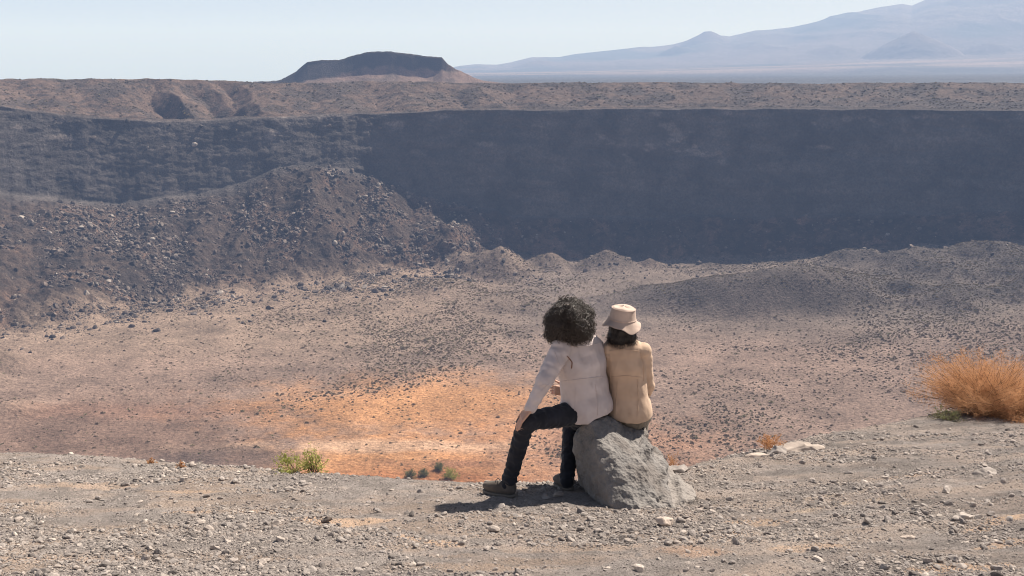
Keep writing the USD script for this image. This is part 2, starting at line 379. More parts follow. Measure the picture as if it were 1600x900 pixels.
for t in tt:
    Y = TY0 + t * (150 if t < 0 else 260)
    d = abs(t)
    fc = np.clip(cap, 0.02, 1) * 0.42
    drop = 0.55 * np.clip(cap / 0.3, 0, 1)
    hfrac = np.where(d < fc, 1 - d / fc * drop, (1 - drop) * (1 - (d - fc) / (1 - fc)) ** 1.25) if t < 0 else (1 - d ** 1.3) + 0 * ta
    TY.append(Y + 0 * ta); TZ.append(base_z + (top - base_z) * np.clip(hfrac, 0, 1))
TY, TZ = np.array(TY), np.array(TZ)
TX = ta * TY
TZ += 6 * (fbm(P(TX / 34, TY / 30, 0.1), 4, 52) - 0.5) * sm(TZ, -30, -10) * (np.abs(tt)[:, None] > 0.02)
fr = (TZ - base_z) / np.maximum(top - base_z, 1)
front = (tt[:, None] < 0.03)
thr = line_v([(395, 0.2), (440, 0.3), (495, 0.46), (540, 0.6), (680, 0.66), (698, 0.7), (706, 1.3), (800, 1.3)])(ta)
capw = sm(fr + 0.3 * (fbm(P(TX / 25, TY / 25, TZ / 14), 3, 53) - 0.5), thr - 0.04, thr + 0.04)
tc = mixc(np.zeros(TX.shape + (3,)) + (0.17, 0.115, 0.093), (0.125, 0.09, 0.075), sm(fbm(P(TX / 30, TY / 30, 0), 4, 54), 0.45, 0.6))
tc = mixc(tc, (0.055, 0.045, 0.043), capw)  # upper part coloured darker, down to a threshold that varies along the mesa
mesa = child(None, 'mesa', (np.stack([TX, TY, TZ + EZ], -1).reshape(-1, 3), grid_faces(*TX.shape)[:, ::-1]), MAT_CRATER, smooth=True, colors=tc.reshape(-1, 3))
tag(mesa, 'flat-topped mesa with dark upper part on the far rim', kind='structure')

# ------------------------------------------------------------------ the near rim: gravel slope that falls into the crater
yq = lambda px, py: 1.6 / (-ab(px, py)[1] - 0.19)
LIP = [(-400, 690), (-150, 703), (0, 710), (150, 716), (300, 729), (450, 744), (600, 753), (750, 759), (870, 761), (960, 756), (1080, 735), (1200, 703), (1300, 681), (1400, 663), (1500, 643), (1600, 629), (1750, 614), (2000, 600)]
lip = np.array([at(px, py, yq(px, py)) for px, py in LIP])
plane = lambda y: EZ - 1.6 - 0.19 * y


def near_z(x, y, fine=True):
    yl = np.interp(x, lip[:, 0], lip[:, 1])
    z = plane(np.maximum(y, -2.0))
    d = np.maximum(y - yl, 0)
    z = z - 0.56 * d * d / (d + 1.2)
    calm = 1 - 0.75 * np.exp(-((x - 0.55) ** 2 + (y - 7.9) ** 2) / 0.8)
    z = z + 0.10 * (fbm(P(x / 1.9, y / 1.9, 0.1), 3, 61) - 0.5) * calm * sm(np.abs(y - yl) + 0.4, 0.2, 2.0)
    z = z + 0.03 * sm(x, 0.8, 2.0) * (fbm(P((y - 0.42 * x) / 0.2, (x + 0.42 * y) / 2.2, 0.3), 4, 66) - 0.5)
    z = z + 0.055 * (fbm(P(x / 0.35, y / 0.35, 0.1), 3, 62) - 0.5) * calm
    if fine:
        z = z + 0.026 * (fbm(P(x / 0.07, y / 0.07, 0.1), 2, 63) - 0.5)
    return z


def spread(lo, hi, step, outer, n):
    a = lo - (lo - outer[0]) * (np.linspace(1, 0, n) ** 2.2)[:-1]
    b = hi + (outer[1] - hi) * (np.linspace(0, 1, n) ** 2.2)[1:]
    return np.concatenate([a, np.arange(lo, hi, step), [hi], b])


gx = spread(-5.9, 6.9, 0.0185, (-420, 420), 40)
gy = spread(4.6, 14.6, 0.0185, (-30, 430), 44)
gy = gy[gy != gy.max()] if False else gy
NX, NY = np.meshgrid(gx, gy, indexing='ij')
near_core = (NX > -6) & (NX < 7) & (NY > 4.5) & (NY < 14)
NZ = near_z(NX, NY, False)
NZ[near_core] += 0.026 * (fbm(P(NX[near_core] / 0.07, NY[near_core] / 0.07, 0.1), 2, 63) - 0.5)
g_mid = fbm(P(NX / 0.6, NY / 0.25, 0.3), 3, 64)
g_fin = fbm(P(NX / 0.12, NY / 0.12, 0.3), 2, 65)
gcol = mixc(np.zeros(NX.shape + (3,)) + (0.325, 0.288, 0.268), (0.375, 0.312, 0.275), sm(g_mid, 0.4, 0.62))
gcol = mixc(gcol, (0.245, 0.217, 0.2), sm(g_fin, 0.5, 0.68) * 0.7)
g_str = fbm(P((NY - 0.42 * NX) / 0.2, (NX + 0.42 * NY) / 2.2, 0.3), 4, 66)
gcol = mixc(gcol, (0.43, 0.345, 0.29), sm(g_str, 0.53, 0.66) * sm(NX, 0.8, 2.0) * 0.5)
gcol = mixc(gcol, (0.20, 0.175, 0.162), (1 - sm(g_str, 0.36, 0.47)) * sm(NX, 0.8, 2.0) * 0.6)
gcol = mixc(gcol, (0.36, 0.285, 0.235), sm(g_mid, 0.55, 0.68) * (1 - sm(NX, 0.8, 2.0)) * 0.7)


def sand(px, py, rx, ry, tilt=0.0, amount=0.9, colour=(0.56, 0.40, 0.29)):
    """A streak of bare sand whose centre is seen at (px, py)."""
    global gcol
    a, b = ab(px, py)
    Y = 1.6 / (-b - 0.19)
    s = FPX / Y
    dx, dy = (NX - a * Y) * s, (NY - Y) * s * 0.34
    ex, ey = dx, dy - tilt * dx
    q = np.sqrt((ex / rx) ** 2 + (ey / ry) ** 2) + 2.2 * (g_mid - 0.5) + 1.2 * (g_fin - 0.5)
    gcol = mixc(gcol, colour, (1 - sm(q, 0.6, 1.25)) * amount)


for s_ in [(520, 815, 80, 9, 0.02), (400, 800, 90, 6, 0), (670, 842, 60, 6, -0.1), (300, 770, 80, 6, 0, 0.6), (130, 760, 90, 8, 0, 0.5), (1080, 865, 70, 16, -0.1, 0.7, (0.47, 0.32, 0.235)), (1140, 838, 50, 10, 0.1, 0.8),
           (1280, 776, 90, 5, 0.18, 0.8, (0.45, 0.36, 0.29)), (1330, 786, 100, 4, 0.2, 0.8, (0.48, 0.38, 0.30)), (1180, 815, 60, 6, 0.05, 0.7), (1560, 815, 80, 6, 0.25, 0.9), (1500, 888, 100, 9, 0.12, 0.9),
           (1590, 845, 70, 5, 0.22, 0.8), (1430, 740, 90, 5, 0.2, 0.5), (60, 870, 120, 12, 0, 0.35), (900, 850, 120, 10, 0, 0.35), (760, 880, 100, 8, 0, 0.4), (1215, 699, 50, 5, 0.15, 0.9), (1270, 860, 70, 7, 0.1, 0.6)]:
    sand(*s_)
MAT_RIM = land_material('rim_gravel', (1.3, 58.0), bump=1.0, dist=0.045, contrast=0.3, bscale=52.0)
rim = child(None, 'gravel_slope', (np.stack([NX, NY, NZ], -1).reshape(-1, 3), grid_faces(*NX.shape)), MAT_RIM, smooth=True, colors=gcol.reshape(-1, 3))
tag(rim, 'stony grey gravel slope on the crater rim', kind='structure')

# ------------------------------------------------------------------ stones, boulders and shrubs scattered over the land
rng = np.random.default_rng(7)


def varied(name, ramp, rough=0.9, bump=(30.0, 0.5, 0.01), tint=(3.0, 0.25)):
    """Plain matter whose tone differs from one copy to the next."""
    return usdkit.material(stage, '/World/Looks/' + name, {
        'o': ('object_info', {}), 'r': ('rgb_ramp', {'ramp': ramp}), 'tc': ('texture_coordinate', {}),
        'n': ('noise_texture', {'scale': tint[0], 'detail': 4.0}), 'm': ('map_range', {'from_min': 0.3, 'from_max': 0.7, 'to_min': 1 - tint[1], 'to_max': 1 + tint[1]}),
        's': ('vector_math', {'math_type': 'scale'}), 'nb': ('noise_texture', {'scale': bump[0], 'detail': 4.0}), 'b': ('bump', {'strength': bump[1], 'distance': bump[2]}),
        'p': ('principled_bsdf', {'roughness': rough, 'specular_ior_level': 0.2})},
        [('o.random', 'r.fac'), ('tc.object', 'n.vector'), ('tc.object', 'nb.vector'), ('n.fac', 'm.value'), ('r.color', 's.vector1'), ('m.result', 's.scale'), ('s.vector', 'p.base_color'),
         ('nb.fac', 'b.height'), ('b.normal', 'p.normal')], surface='p.BSDF')


MAT_STONE = varied('stone', [(0, (0.11, 0.097, 0.092)), (0.25, (0.205, 0.182, 0.17)), (0.65, (0.275, 0.246, 0.229)), (0.93, (0.335, 0.29, 0.26)), (1, (0.42, 0.37, 0.33))])
MAT_BOULDER = varied('talus_boulder', [(0, (0.034, 0.029, 0.028)), (0.5, (0.078, 0.062, 0.056)), (0.8, (0.13, 0.104, 0.092)), (0.95, (0.17, 0.145, 0.13)), (1, (0.29, 0.255, 0.23))], tint=(1.0, 0.3))
MAT_SHRUB = varied('desert_shrub', [(0, (0.16, 0.125, 0.095)), (0.5, (0.235, 0.185, 0.138)), (0.8, (0.28, 0.232, 0.165)), (1, (0.31, 0.28, 0.185))], tint=(1.0, 0.4))


def pebble(seed, sub=1, flat=0.65, rough=0.35):
    m = trimesh.creation.icosphere(sub)
    r = np.random.default_rng(seed)
    v = m.vertices.copy()
    for _ in range(9):                                  # chop flat faces
        n = r.normal(size=3); n /= np.linalg.norm(n)
        c = r.uniform(0.4, 0.85)
        d = v @ n
        v = v - np.outer(np.maximum(d - c, 0), n)
    v *= 1 + rough * (fbm(v * 1.3 + seed, 2, seed)[:, None] - 0.5)
    v *= [1.0, r.uniform(0.65, 0.9), flat * r.uniform(0.8, 1.1)]
    v /= np.abs(v[:, :2]).max()
    v[:, 2] -= 0.0
    return trimesh.Trimesh(v, m.faces, process=False)


def bushlet(seed, n=70):
    r = np.random.default_rng(seed)
    V, F = [], []
    for k in range(n):
        d = r.normal(size=3); d[2] = abs(d[2]) * 0.9; d /= np.linalg.norm(d)
        c = d * r.uniform(0.45, 1.0) * [1, 1, 0.72]
        u, w = r.normal(size=3), r.normal(size=3)
        u *= 0.3 / np.linalg.norm(u); w *= 0.2 / np.linalg.norm(w)
        V += [c - u, c + u * 0.6 + w, c + u * 0.6 - w, c + d * 0.25]
        F += [[4 * k, 4 * k + 1, 4 * k + 2], [4 * k, 4 * k + 3, 4 * k + 1]]
    return np.array(V), np.array(F)


def scatter_many(name, protos, mat, pos, size, rotz, told, cat, stuff_name, stuff_label, n_single=300, tilt=0.3, smooth=False):
    """The copies that show largest as things of their own, the rest as one instancer."""
    depth = np.linalg.norm(pos - [0, 0, EZ], axis=1)
    sx = pos[:, 0] / pos[:, 1]
    seen = np.abs(sx) < 0.455
    seen &= ab(800, 895)[1] < (pos[:, 2] - EZ) / pos[:, 1]
    order = np.argsort(-np.where(seen, size / depth, 0))
    single, rest = order[:n_single], order[n_single:]
    lib = UsdGeom.Scope.Define(stage, '/World/Looks/' + name + '_forms')
    cls = []
    for k, p in enumerate(protos):
        c = stage.CreateClassPrim(f'/World/_class_{name}_{k}')
        c.SetTypeName('Xform')
        usdkit.mesh(stage, f'{c.GetPath()}/{"body" if cat != "shrub" else "foliage"}', p, mat, smooth=smooth)
        cls.append(c.GetPath())
    tl_ = rng.uniform(-tilt, tilt, (len(pos), 2))
    which = rng.integers(0, len(protos), len(pos))
    for i in single:
        x = UsdGeom.Xform.Define(stage, '/World/' + numbered(name))
        x.AddTranslateOp().Set(Gf.Vec3d(*map(float, pos[i])))
        x.AddRotateXYZOp().Set(Gf.Vec3f(math.degrees(tl_[i, 0]), math.degrees(tl_[i, 1]), math.degrees(rotz[i])))
        x.AddScaleOp().Set(Gf.Vec3f(float(size[i])))
        x.GetPrim().GetReferences().AddInternalReference(cls[which[i]])
        x.GetPrim().SetInstanceable(True)
        label, group = told(pos[i], size[i])
        tag(x, label, cat, group)
    pi = UsdGeom.PointInstancer.Define(stage, '/World/' + stuff_name)
    paths = []
    for k, p in enumerate(protos):
        q = f'/World/{stuff_name}/form_{k:03d}'
        usdkit.mesh(stage, q, p, mat, smooth=smooth)
        paths.append(Sdf.Path(q))
    pi.CreatePrototypesRel().SetTargets(paths)
    pi.CreateProtoIndicesAttr(Vt.IntArray.FromNumpy(which[rest].astype(np.int32)))
    pi.CreatePositionsAttr(Vt.Vec3fArray.FromNumpy(pos[rest].astype(np.float32)))
    pi.CreateScalesAttr(Vt.Vec3fArray.FromNumpy(np.repeat(size[rest, None], 3, 1).astype(np.float32)))
    a, b, c = rotz[rest] / 2, tl_[rest, 0] / 2, tl_[rest, 1] / 2
    q = np.stack([np.cos(a) * np.cos(b), np.cos(a) * np.sin(b), np.sin(a) * np.sin(b), np.sin(a) * np.cos(b)], 1)
    pi.CreateOrientationsAttr(Vt.QuathArray([Gf.Quath(*map(float, w)) for w in q]))
    tag(pi, stuff_label, kind='stuff')


def picture(p):
    """Where a point of the world stands in the photograph."""
    d = np.asarray(p, float) - [0, 0, EZ]
    c, s_ = math.cos(PITCH), math.sin(PITCH)
    z = d[1] * c - d[2] * s_
    return 800 + FPX * d[0] / z, 450 - FPX * (d[1] * s_ + d[2] * c) / z


def shrub_words(p, s):
    x, y = picture(p)
    if x < 450:
        return 'small dark scrub bush on the pinkish brown floor at the left', 'scrub bushes on the left of the crater floor'
    if x < 850:
        return 'small dark scrub bush on or beside the orange ground', 'scrub bushes about the orange ground'
    if x < 1150:
        return 'small dark scrub bush on the pink floor beside the two people', 'scrub bushes on the floor beside the people'
    return 'small dark scrub bush on the floor below the orange bush', 'scrub bushes on the right of the crater floor'


def boulder_words(p, s):
    x, y = picture(p)
    h = 'high' if y < 350 else 'low'
    if x < 250:
        return f'dark angular boulder {h} on the talus at the far left', f'boulders {h} on the far left talus'
    if x < 450:
        return f'dark angular boulder {h} on the talus under the left cliff', f'boulders {h} on the talus under the cliff'
    return f'dark angular boulder {h} on the talus shoulder below the mesa', f'boulders {h} on the talus shoulder'


def stone_words(p, s):
    x, y = picture(p)
    k = 'larger' if s > 0.033 else 'small'
    if x < 450:
        return f'{k} grey stone on the gravel left of the green bush', f'{k} stones on the left gravel'
    if x < 950:
        return f'{k} grey stone on the gravel in front of the people', f'{k} stones on the gravel before the people'
    if x < 1250:
        return f'{k} grey stone on the gravel right of the big boulder', f'{k} stones right of the big boulder'
    return f'{k} grey stone on the gravel below the orange bush', f'{k} stones below the orange bush'


def land_points(weight, n):
    """n points on the crater's mesh, drawn with a density per square metre of ground."""
    A = np.abs((CX2[:-1, 1:] - CX2[:-1, :-1]) * (CY2[1:, :-1] - CY2[:-1, :-1])) * weight[:-1, :-1] * (np.abs(CX2 / CY2)[:-1, :-1] < 0.6)
    p = A.ravel() / A.sum()
    k = rng.choice(p.size, n, p=p)
    i, j = np.unravel_index(k, A.shape)
    u, v = rng.random(n), rng.random(n)
    f = lambda G: (G[i, j] * (1 - u) + G[i + 1, j] * u) * (1 - v) + (G[i, j + 1] * (1 - u) + G[i + 1, j + 1] * u) * v
    return np.stack([f(CX2), f(CY2), f(CZ2) + EZ], 1)


# shrubs on the floor
orange_free = 1 - 0.7 * np.clip(patch(620, 670, 220, 70, 0.5), 0, 1) - 0.05
w_floor = fl * sm(CY2, 590, 640) * (0.35 + 1.3 * sm(n_big, 0.35, 0.65)) * np.clip(orange_free, 0.05, 1) * (0.8 + 0.35 * sm(CX2 / CY2, -0.25, 0.05))
w_floor *= 1 + 0.8 * patch(640, 520, 130, 90, 0.7) * (1 - np.clip(hillm, 0, 1))
w_floor += fl * 0.9 * hillm + 0.55 * rough_r * fl
drain = 1 - np.abs(2 * fbm(P(CX2 / 90, CY2 / 120, 0.4), 3, 39) - 1)
w_floor *= 0.35 + 1.3 * sm(drain, 0.72, 0.95)
sp = land_points(w_floor, 52000)
sz = np.clip(rng.lognormal(-0.25, 0.42, len(sp)), 0.35, 2.4) * 0.72
scatter_many('floor_shrub', [bushlet(k) for k in range(6)], MAT_SHRUB, sp, sz, rng.uniform(0, 6.28, len(sp)), shrub_words, 'shrub', 'floor_scrub', 'tiny scrub bushes over the crater floor', tilt=0.1)
wp = up * (0.5 + sm(n_mid, 0.45, 0.6)) * (CT < 5.0)
sp = land_points(wp, 5000)
sz = np.clip(rng.lognormal(0.0, 0.4, len(sp)), 0.4, 3) * 0.95
pi_pos = sp
scatter_many('rim_shrub', [bushlet(k + 20) for k in range(4)], MAT_SHRUB, sp, sz, rng.uniform(0, 6.28, len(sp)), None, 'shrub', 'far_rim_scrub', 'tiny scrub bushes on the far rim slopes', n_single=0, tilt=0.1)
# boulders on the talus
w_t = tal * left * (0.25 + 2.2 * sm(n_mid + 0.5 * (n_big - 0.5), 0.46, 0.6)) + 0.22 * tal * (1 - left) + 0.06 * sm(CT, 1.6, 1.8) * (1 - sm(CT, 2.0, 2.1)) * left
w_t += 0.10 * sm(CT, 3.55, 3.7) * (1 - sm(CT, 3.97, 4.0)) * (1 - sm(CX / CY, -0.22, -0.05))
w_t *= 0.35 + 0.65 * sm(CX2 / CY2, -0.5, -0.34)
bp = land_points(w_t, 36000)
bs = np.clip((rng.pareto(2.3, len(bp)) + 1) * 0.56, 0.5, 4.2)
scatter_many('talus_boulder', [pebble(k + 40, 1, 0.8, 0.5) for k in range(7)], MAT_BOULDER, bp, bs, rng.uniform(0, 6.28, len(bp)), boulder_words, 'boulder', 'talus_rubble', 'dark broken rubble over the talus slopes', tilt=0.6)
# stones on the gravel slope
def slope_points(n, y0=4.9):
    y = y0 + (14.4 - y0) * rng.random(n * 3) ** 1.15
    x = rng.uniform(-0.56, 0.56, n * 3) * y
    yl = np.interp(x, lip[:, 0], lip[:, 1])
    k = (y < yl + 0.7)
    k &= ~(((x - 0.7) ** 2 / 0.12 + (y - 7.85) ** 2 / 0.10) < 1)
    x, y = x[k][:n], y[k][:n]
    return x, y


x, y = slope_points(150000)
clump = fbm(P(x / 0.9, y / 0.5, 0.6), 3, 71)
keep = rng.random(len(x)) < 0.35 + 1.3 * sm(clump, 0.4, 0.65)
x, y, clump = x[keep], y[keep], clump[keep]
ss = np.clip(0.0043 * (rng.pareto(2.75, len(x)) + 1) * (0.75 + 0.6 * sm(clump, 0.4, 0.6)), 0.0038, 0.036)
zz = near_z(x, y) + ss * rng.uniform(-0.25, 0.2, len(x))
scatter_many('stone', [pebble(k, 1, 0.7, 0.5) for k in range(10)], MAT_STONE, np.stack([x, y, zz], 1), ss, rng.uniform(0, 6.28, len(x)), stone_words, 'stone', 'gravel', 'loose grey gravel on the slope', tilt=0.5)

# ------------------------------------------------------------------ solids from signed distances
def surface(F, origin, h):
    """Closed surface F = 0 (inside negative) of a regular field, by surface nets."""
    S = F < 0
    n = np.array(F.shape)
    cells, points, quads = [], [], []
    lin = lambda q: (q[:, 0] * n[1] + q[:, 1]) * n[2] + q[:, 2]
    for d in range(3):
        e, f = np.eye(3, dtype=int)[(d + 1) % 3], np.eye(3, dtype=int)[(d + 2) % 3]
        lo = tuple(slice(0, n[q] - 1) if q == d else slice(1, n[q] - 1) for q in range(3))
        hi = tuple(slice(1, n[q]) if q == d else slice(1, n[q] - 1) for q in range(3))
        p = np.argwhere(S[lo] != S[hi]) + [0 if q == d else 1 for q in range(3)]
        g = p + np.eye(3, dtype=int)[d]
        fa, fb = F[tuple(p.T)], F[tuple(g.T)]
        x = p.astype(float)
        x[:, d] += fa / (fa - fb)
        four = [lin(p - u) for u in (0 * e, e, e + f, f)]
        for c in four:
            cells.append(c); points.append(x)
        q = np.stack(four, 1)
        quads.append(np.where((fa < 0)[:, None], q, q[:, ::-1]))
    cells, points = np.concatenate(cells), np.vstack(points)
    u, inv = np.unique(cells, return_inverse=True)
    cnt = np.bincount(inv)
    V = np.stack([np.bincount(inv, points[:, k]) / cnt for k in range(3)], 1) * h + origin
    Q = np.searchsorted(u, np.vstack(quads))
    return trimesh.Trimesh(V, np.vstack([Q[:, [0, 1, 2]], Q[:, [0, 2, 3]]]), process=False)


class Solid:
    def __init__(s, lo, hi, h):
        s.lo, s.h = np.asarray(lo, float), h
        s.n = np.ceil((np.asarray(hi) - s.lo) / h).astype(int) + 1
        s.F = np.full(s.n, 0.3)

    def block(s, lo, hi):
        a = np.clip(np.floor((np.asarray(lo) - s.lo) / s.h).astype(int), 0, s.n - 1)
        b = np.clip(np.ceil((np.asarray(hi) - s.lo) / s.h).astype(int) + 1, 1, s.n)
        q = tuple(slice(x, y) for x, y in zip(a, b))
        g = np.stack(np.meshgrid(*[s.lo[d] + s.h * np.arange(a[d], b[d]) for d in range(3)], indexing='ij'), -1)
        return q, g

    def put(s, q, d, k, cut=False):
        f = s.F[q]
        if cut:
            s.F[q] = np.maximum(f, -d)
            return
        hh = np.clip(0.5 + 0.5 * (f - d) / k, 0, 1)
        s.F[q] = f * (1 - hh) + d * hh - k * hh * (1 - hh)

    def bone(s, a, b, ra, rb, k=0.02, fold=0.0, seed=0):
        a, b = np.asarray(a, float), np.asarray(b, float)
        m = max(ra, rb) + k + 0.03
        q, g = s.block(np.minimum(a, b) - m, np.maximum(a, b) + m)
        ab_ = b - a
        t = np.clip(((g - a) @ ab_) / max(ab_ @ ab_, 1e-12), 0, 1)
        d = np.linalg.norm(g - a - t[..., None] * ab_, axis=-1) - (ra + (rb - ra) * t)
        if fold:
            L = np.linalg.norm(ab_)
            d = d + fold * np.sin(t * L * 95 + 5 * noise(g * 16, seed) + (g @ [9.0, 14.0, -6.0])) * np.clip(0.25 + np.abs(t - 0.5) * 1.5, 0, 1)
        s.put(q, d, k)

    def chain(s, pts, rs, k=0.02, fold=0.0, seed=0):
        for i in range(len(pts) - 1):
            s.bone(pts[i], pts[i + 1], rs[i], rs[i + 1], k, fold, seed + i)

    def blob(s, c, r, axes=None, k=0.02, cut=False):
        c, r = np.asarray(c, float), np.asarray(r, float)
        m = r.max() + k + 0.03
        q, g = s.block(c - m, c + m)
        p = (g - c) @ (np.eye(3) if axes is None else np.asarray(axes).T)
        l = np.linalg.norm(p / r, axis=-1)
        d = (l - 1) * np.minimum(r.min(), np.linalg.norm(p, axis=-1) / np.maximum(l, 1e-6))
        s.put(q, d, k, cut)

    def trunk(s, pts, ws, ds, side, k=0.02):
        """A torso along the points: half widths ws along side, half depths ds across it."""
        pts = np.asarray(pts, float)
        for i in range(len(pts) - 1):
            a, b = pts[i], pts[i + 1]
            m = max(ws[i], ws[i + 1]) + k + 0.03
            q, g = s.block(np.minimum(a, b) - m, np.maximum(a, b) + m)
            ab_ = b - a
            t = np.clip(((g - a) @ ab_) / (ab_ @ ab_), 0, 1)
            r = g - a - t[..., None] * ab_
            u = r @ side
            v = np.linalg.norm(r - u[..., None] * side, axis=-1)
            w, d = ws[i] + (ws[i + 1] - ws[i]) * t, ds[i] + (ds[i + 1] - ds[i]) * t
            l = ((np.abs(u) / w) ** 2.4 + (v / d) ** 2.4) ** (1 / 2.4)
            s.put(q, (l - 1) * d, k)

    def mesh(s, smooth=4):
        s.F[0], s.F[-1], s.F[:, 0], s.F[:, -1], s.F[:, :, 0], s.F[:, :, -1] = (0.3,) * 6
        m = surface(s.F, s.lo, s.h)
        if smooth:
            trimesh.smoothing.filter_taubin(m, iterations=smooth)
        return m


def unit(v):
    v = np.asarray(v, float)
    return v / np.linalg.norm(v)


# ------------------------------------------------------------------ the rock
rock_px = [(920, 657, 7.84), (946, 650, 7.95), (985, 662, 8.03), (1004, 673, 8.10), (930, 652, 8.4), (985, 656, 8.5), (1000, 666, 8.5), (1012, 675, 8.4), (899, 676, 7.92), (896, 700, 7.95), (901, 724, 7.95), (902, 680, 8.35),
           (919, 755, 7.85), (942, 782, 7.55), (958, 793, 7.30), (1003, 794, 7.24), (1048, 789, 7.34), (1066, 772, 7.70), (1040, 726, 8.02), (1019, 693, 8.12), (1060, 758, 8.15), (956, 742, 7.56), (965, 690, 7.78)]
toe_px = [(985, 795, 7.24), (1058, 788, 7.36), (1092, 778, 7.60), (1091, 769, 7.72), (1045, 738, 7.92), (1000, 748, 7.62), (1074, 762, 8.1), (1020, 770, 7.4)]
deep = lambda w, n: np.vstack([w, w[n] * [0.97, 1, 1] + [0.02, 0, -0.14]])
rp, tp = np.array([at(*q) for q in rock_px]), np.array([at(*q) for q in toe_px])
back = np.array([at(905, 720, 8.5) - [0, 0, 0.2], at(1010, 720, 8.6) - [0, 0, 0.3]])
hull = (m3.Manifold.hull_points(np.vstack([deep(rp, [12, 13, 14, 15, 16, 17, 20]), back])) + m3.Manifold.hull_points(deep(tp, [0, 1, 2, 3, 6]))).refine_to_length(0.014)
v_, f_, _ = meshkit.arrays(hull)
rk = trimesh.Trimesh(v_, f_, process=True)
trimesh.smoothing.filter_laplacian(rk, iterations=10)
nv = rk.vertex_normals
v = rk.vertices
amp = (0.045 + 0.045 * sm(v[:, 0], 0.75, 1.0)) * (fbm(v * 4.5, 4, 81) - 0.5) - 0.012 * sm(v[:, 0], 0.7, 0.95) * np.clip(1 - np.abs(2 * fbm(v * 6, 2, 86) - 1) * 4, 0, 1) + 0.03 * (fbm(v * 22, 3, 82) - 0.5)
pits = np.clip(noise(v * 30, 83) - 0.72, 0, 1) * 0.05 + np.clip(noise(v * 14, 84) - 0.8, 0, 1) * 0.09
for (px, py, Y, r, dd) in [(1022, 724, 7.85, 0.11, 0.045), (1008, 702, 7.85, 0.05, 0.035), (1050, 752, 7.8, 0.06, 0.035), (1000, 760, 7.62, 0.05, 0.03)]:
    q = np.hypot(*(v - at(px, py, Y))[:, [0, 2]].T) / r + 0.5 * (noise(v * 25, 85) - 0.5)
    pits += dd * (1 - sm(q, 0.4, 1.1))
rk.vertices = v + nv * (amp - pits)[:, None]
MAT_ROCK = usdkit.material(stage, '/World/Looks/grey_rock', {
    'g': ('geometry', {}), 'n1': ('noise_texture', {'scale': 7.0, 'detail': 6.0, 'roughness': 0.7}), 'n2': ('noise_texture', {'scale': 60.0, 'detail': 4.0, 'roughness': 0.7}),
    'r': ('rgb_ramp', {'ramp': [(0.25, (0.09, 0.086, 0.085)), (0.45, (0.145, 0.138, 0.134)), (0.58, (0.17, 0.16, 0.154)), (0.75, (0.27, 0.247, 0.23))]}),
    'v': ('voronoi_texture', {'scale': 42.0}), 'vr': ('map_range', {'from_min': 0.0, 'from_max': 0.35, 'to_min': 0.0, 'to_max': 1.0}),
    'sep': ('separate_xyz', {}), 'dz': ('math', {'math_type': 'multiply_add', 'value2': 0.22}), 'dm': ('map_range', {'from_min': -1.30, 'from_max': -1.12, 'to_min': 0.75, 'to_max': 0.0, 'clamp': True}), 'dust': ('mix', {'color2': (0.27, 0.235, 0.21)}),
    'st': ('noise_texture', {'scale': 2.6, 'detail': 3.0}), 'sr': ('map_range', {'from_min': 0.52, 'from_max': 0.62, 'to_min': 0.0, 'to_max': 0.55, 'clamp': True}), 'stain': ('mix', {'color2': (0.105, 0.09, 0.082)}), 'add': ('math', {'math_type': 'multiply_add', 'value2': 0.5}),
    'b': ('bump', {'strength': 0.55, 'distance': 0.012}), 'p': ('principled_bsdf', {'roughness': 0.92, 'specular_ior_level': 0.25})},
    [('g.position', 'n1.vector'), ('g.position', 'n2.vector'), ('g.position', 'v.vector'), ('g.position', 'st.vector'), ('g.position', 'sep.vector'), ('n1.fac', 'dz.value1'), ('sep.z', 'dz.value3'), ('dz.value', 'dm.value'), ('dm.result', 'dust.fac'), ('st.fac', 'sr.value'), ('sr.result', 'stain.fac'),
     ('n1.fac', 'r.fac'), ('r.color', 'stain.color1'), ('stain.color', 'dust.color1'), ('dust.color', 'p.base_color'),
     ('v.distance', 'vr.value'), ('vr.result', 'add.value1'), ('n2.fac', 'add.value3'), ('add.value', 'b.height'), ('b.normal', 'p.normal')], surface='p.BSDF')
rock = child(None, 'sitting_rock', rk, MAT_ROCK, smooth=50)
tag(rock, 'large grey pitted boulder that the two people sit on', 'boulder')
# ------------------------------------------------------------------ the two people
def cloth(name, base, fold=0.42, scale=18.0, rough=0.85, contrast=0.12):
    b = np.array(base)
    return usdkit.material(stage, '/World/Looks/' + name, {
        'g': ('geometry', {}), 'n': ('noise_texture', {'scale': 9.0, 'detail': 5.0}), 'r': ('rgb_ramp', {'ramp': [(0.3, b * (1 - contrast)), (0.7, np.minimum(b * (1 + contrast), 0.9))]}),
        'f': ('noise_texture', {'scale': scale, 'detail': 3.0, 'distortion': 0.6}), 'w': ('noise_texture', {'scale': 420.0, 'detail': 1.0}), 'ad': ('math', {'math_type': 'multiply_add', 'value2': 0.08}),
        'b': ('bump', {'strength': fold, 'distance': 0.008}), 'p': ('principled_bsdf', {'roughness': rough, 'specular_ior_level': 0.2, 'sheen_weight': 0.08})},
        [('g.position', 'n.vector'), ('n.fac', 'r.fac'), ('r.color', 'p.base_color'), ('g.position', 'f.vector'), ('g.position', 'w.vector'), ('w.fac', 'ad.value1'), ('f.fac', 'ad.value3'),
         ('ad.value', 'b.height'), ('b.normal', 'p.normal')], surface='p.BSDF')


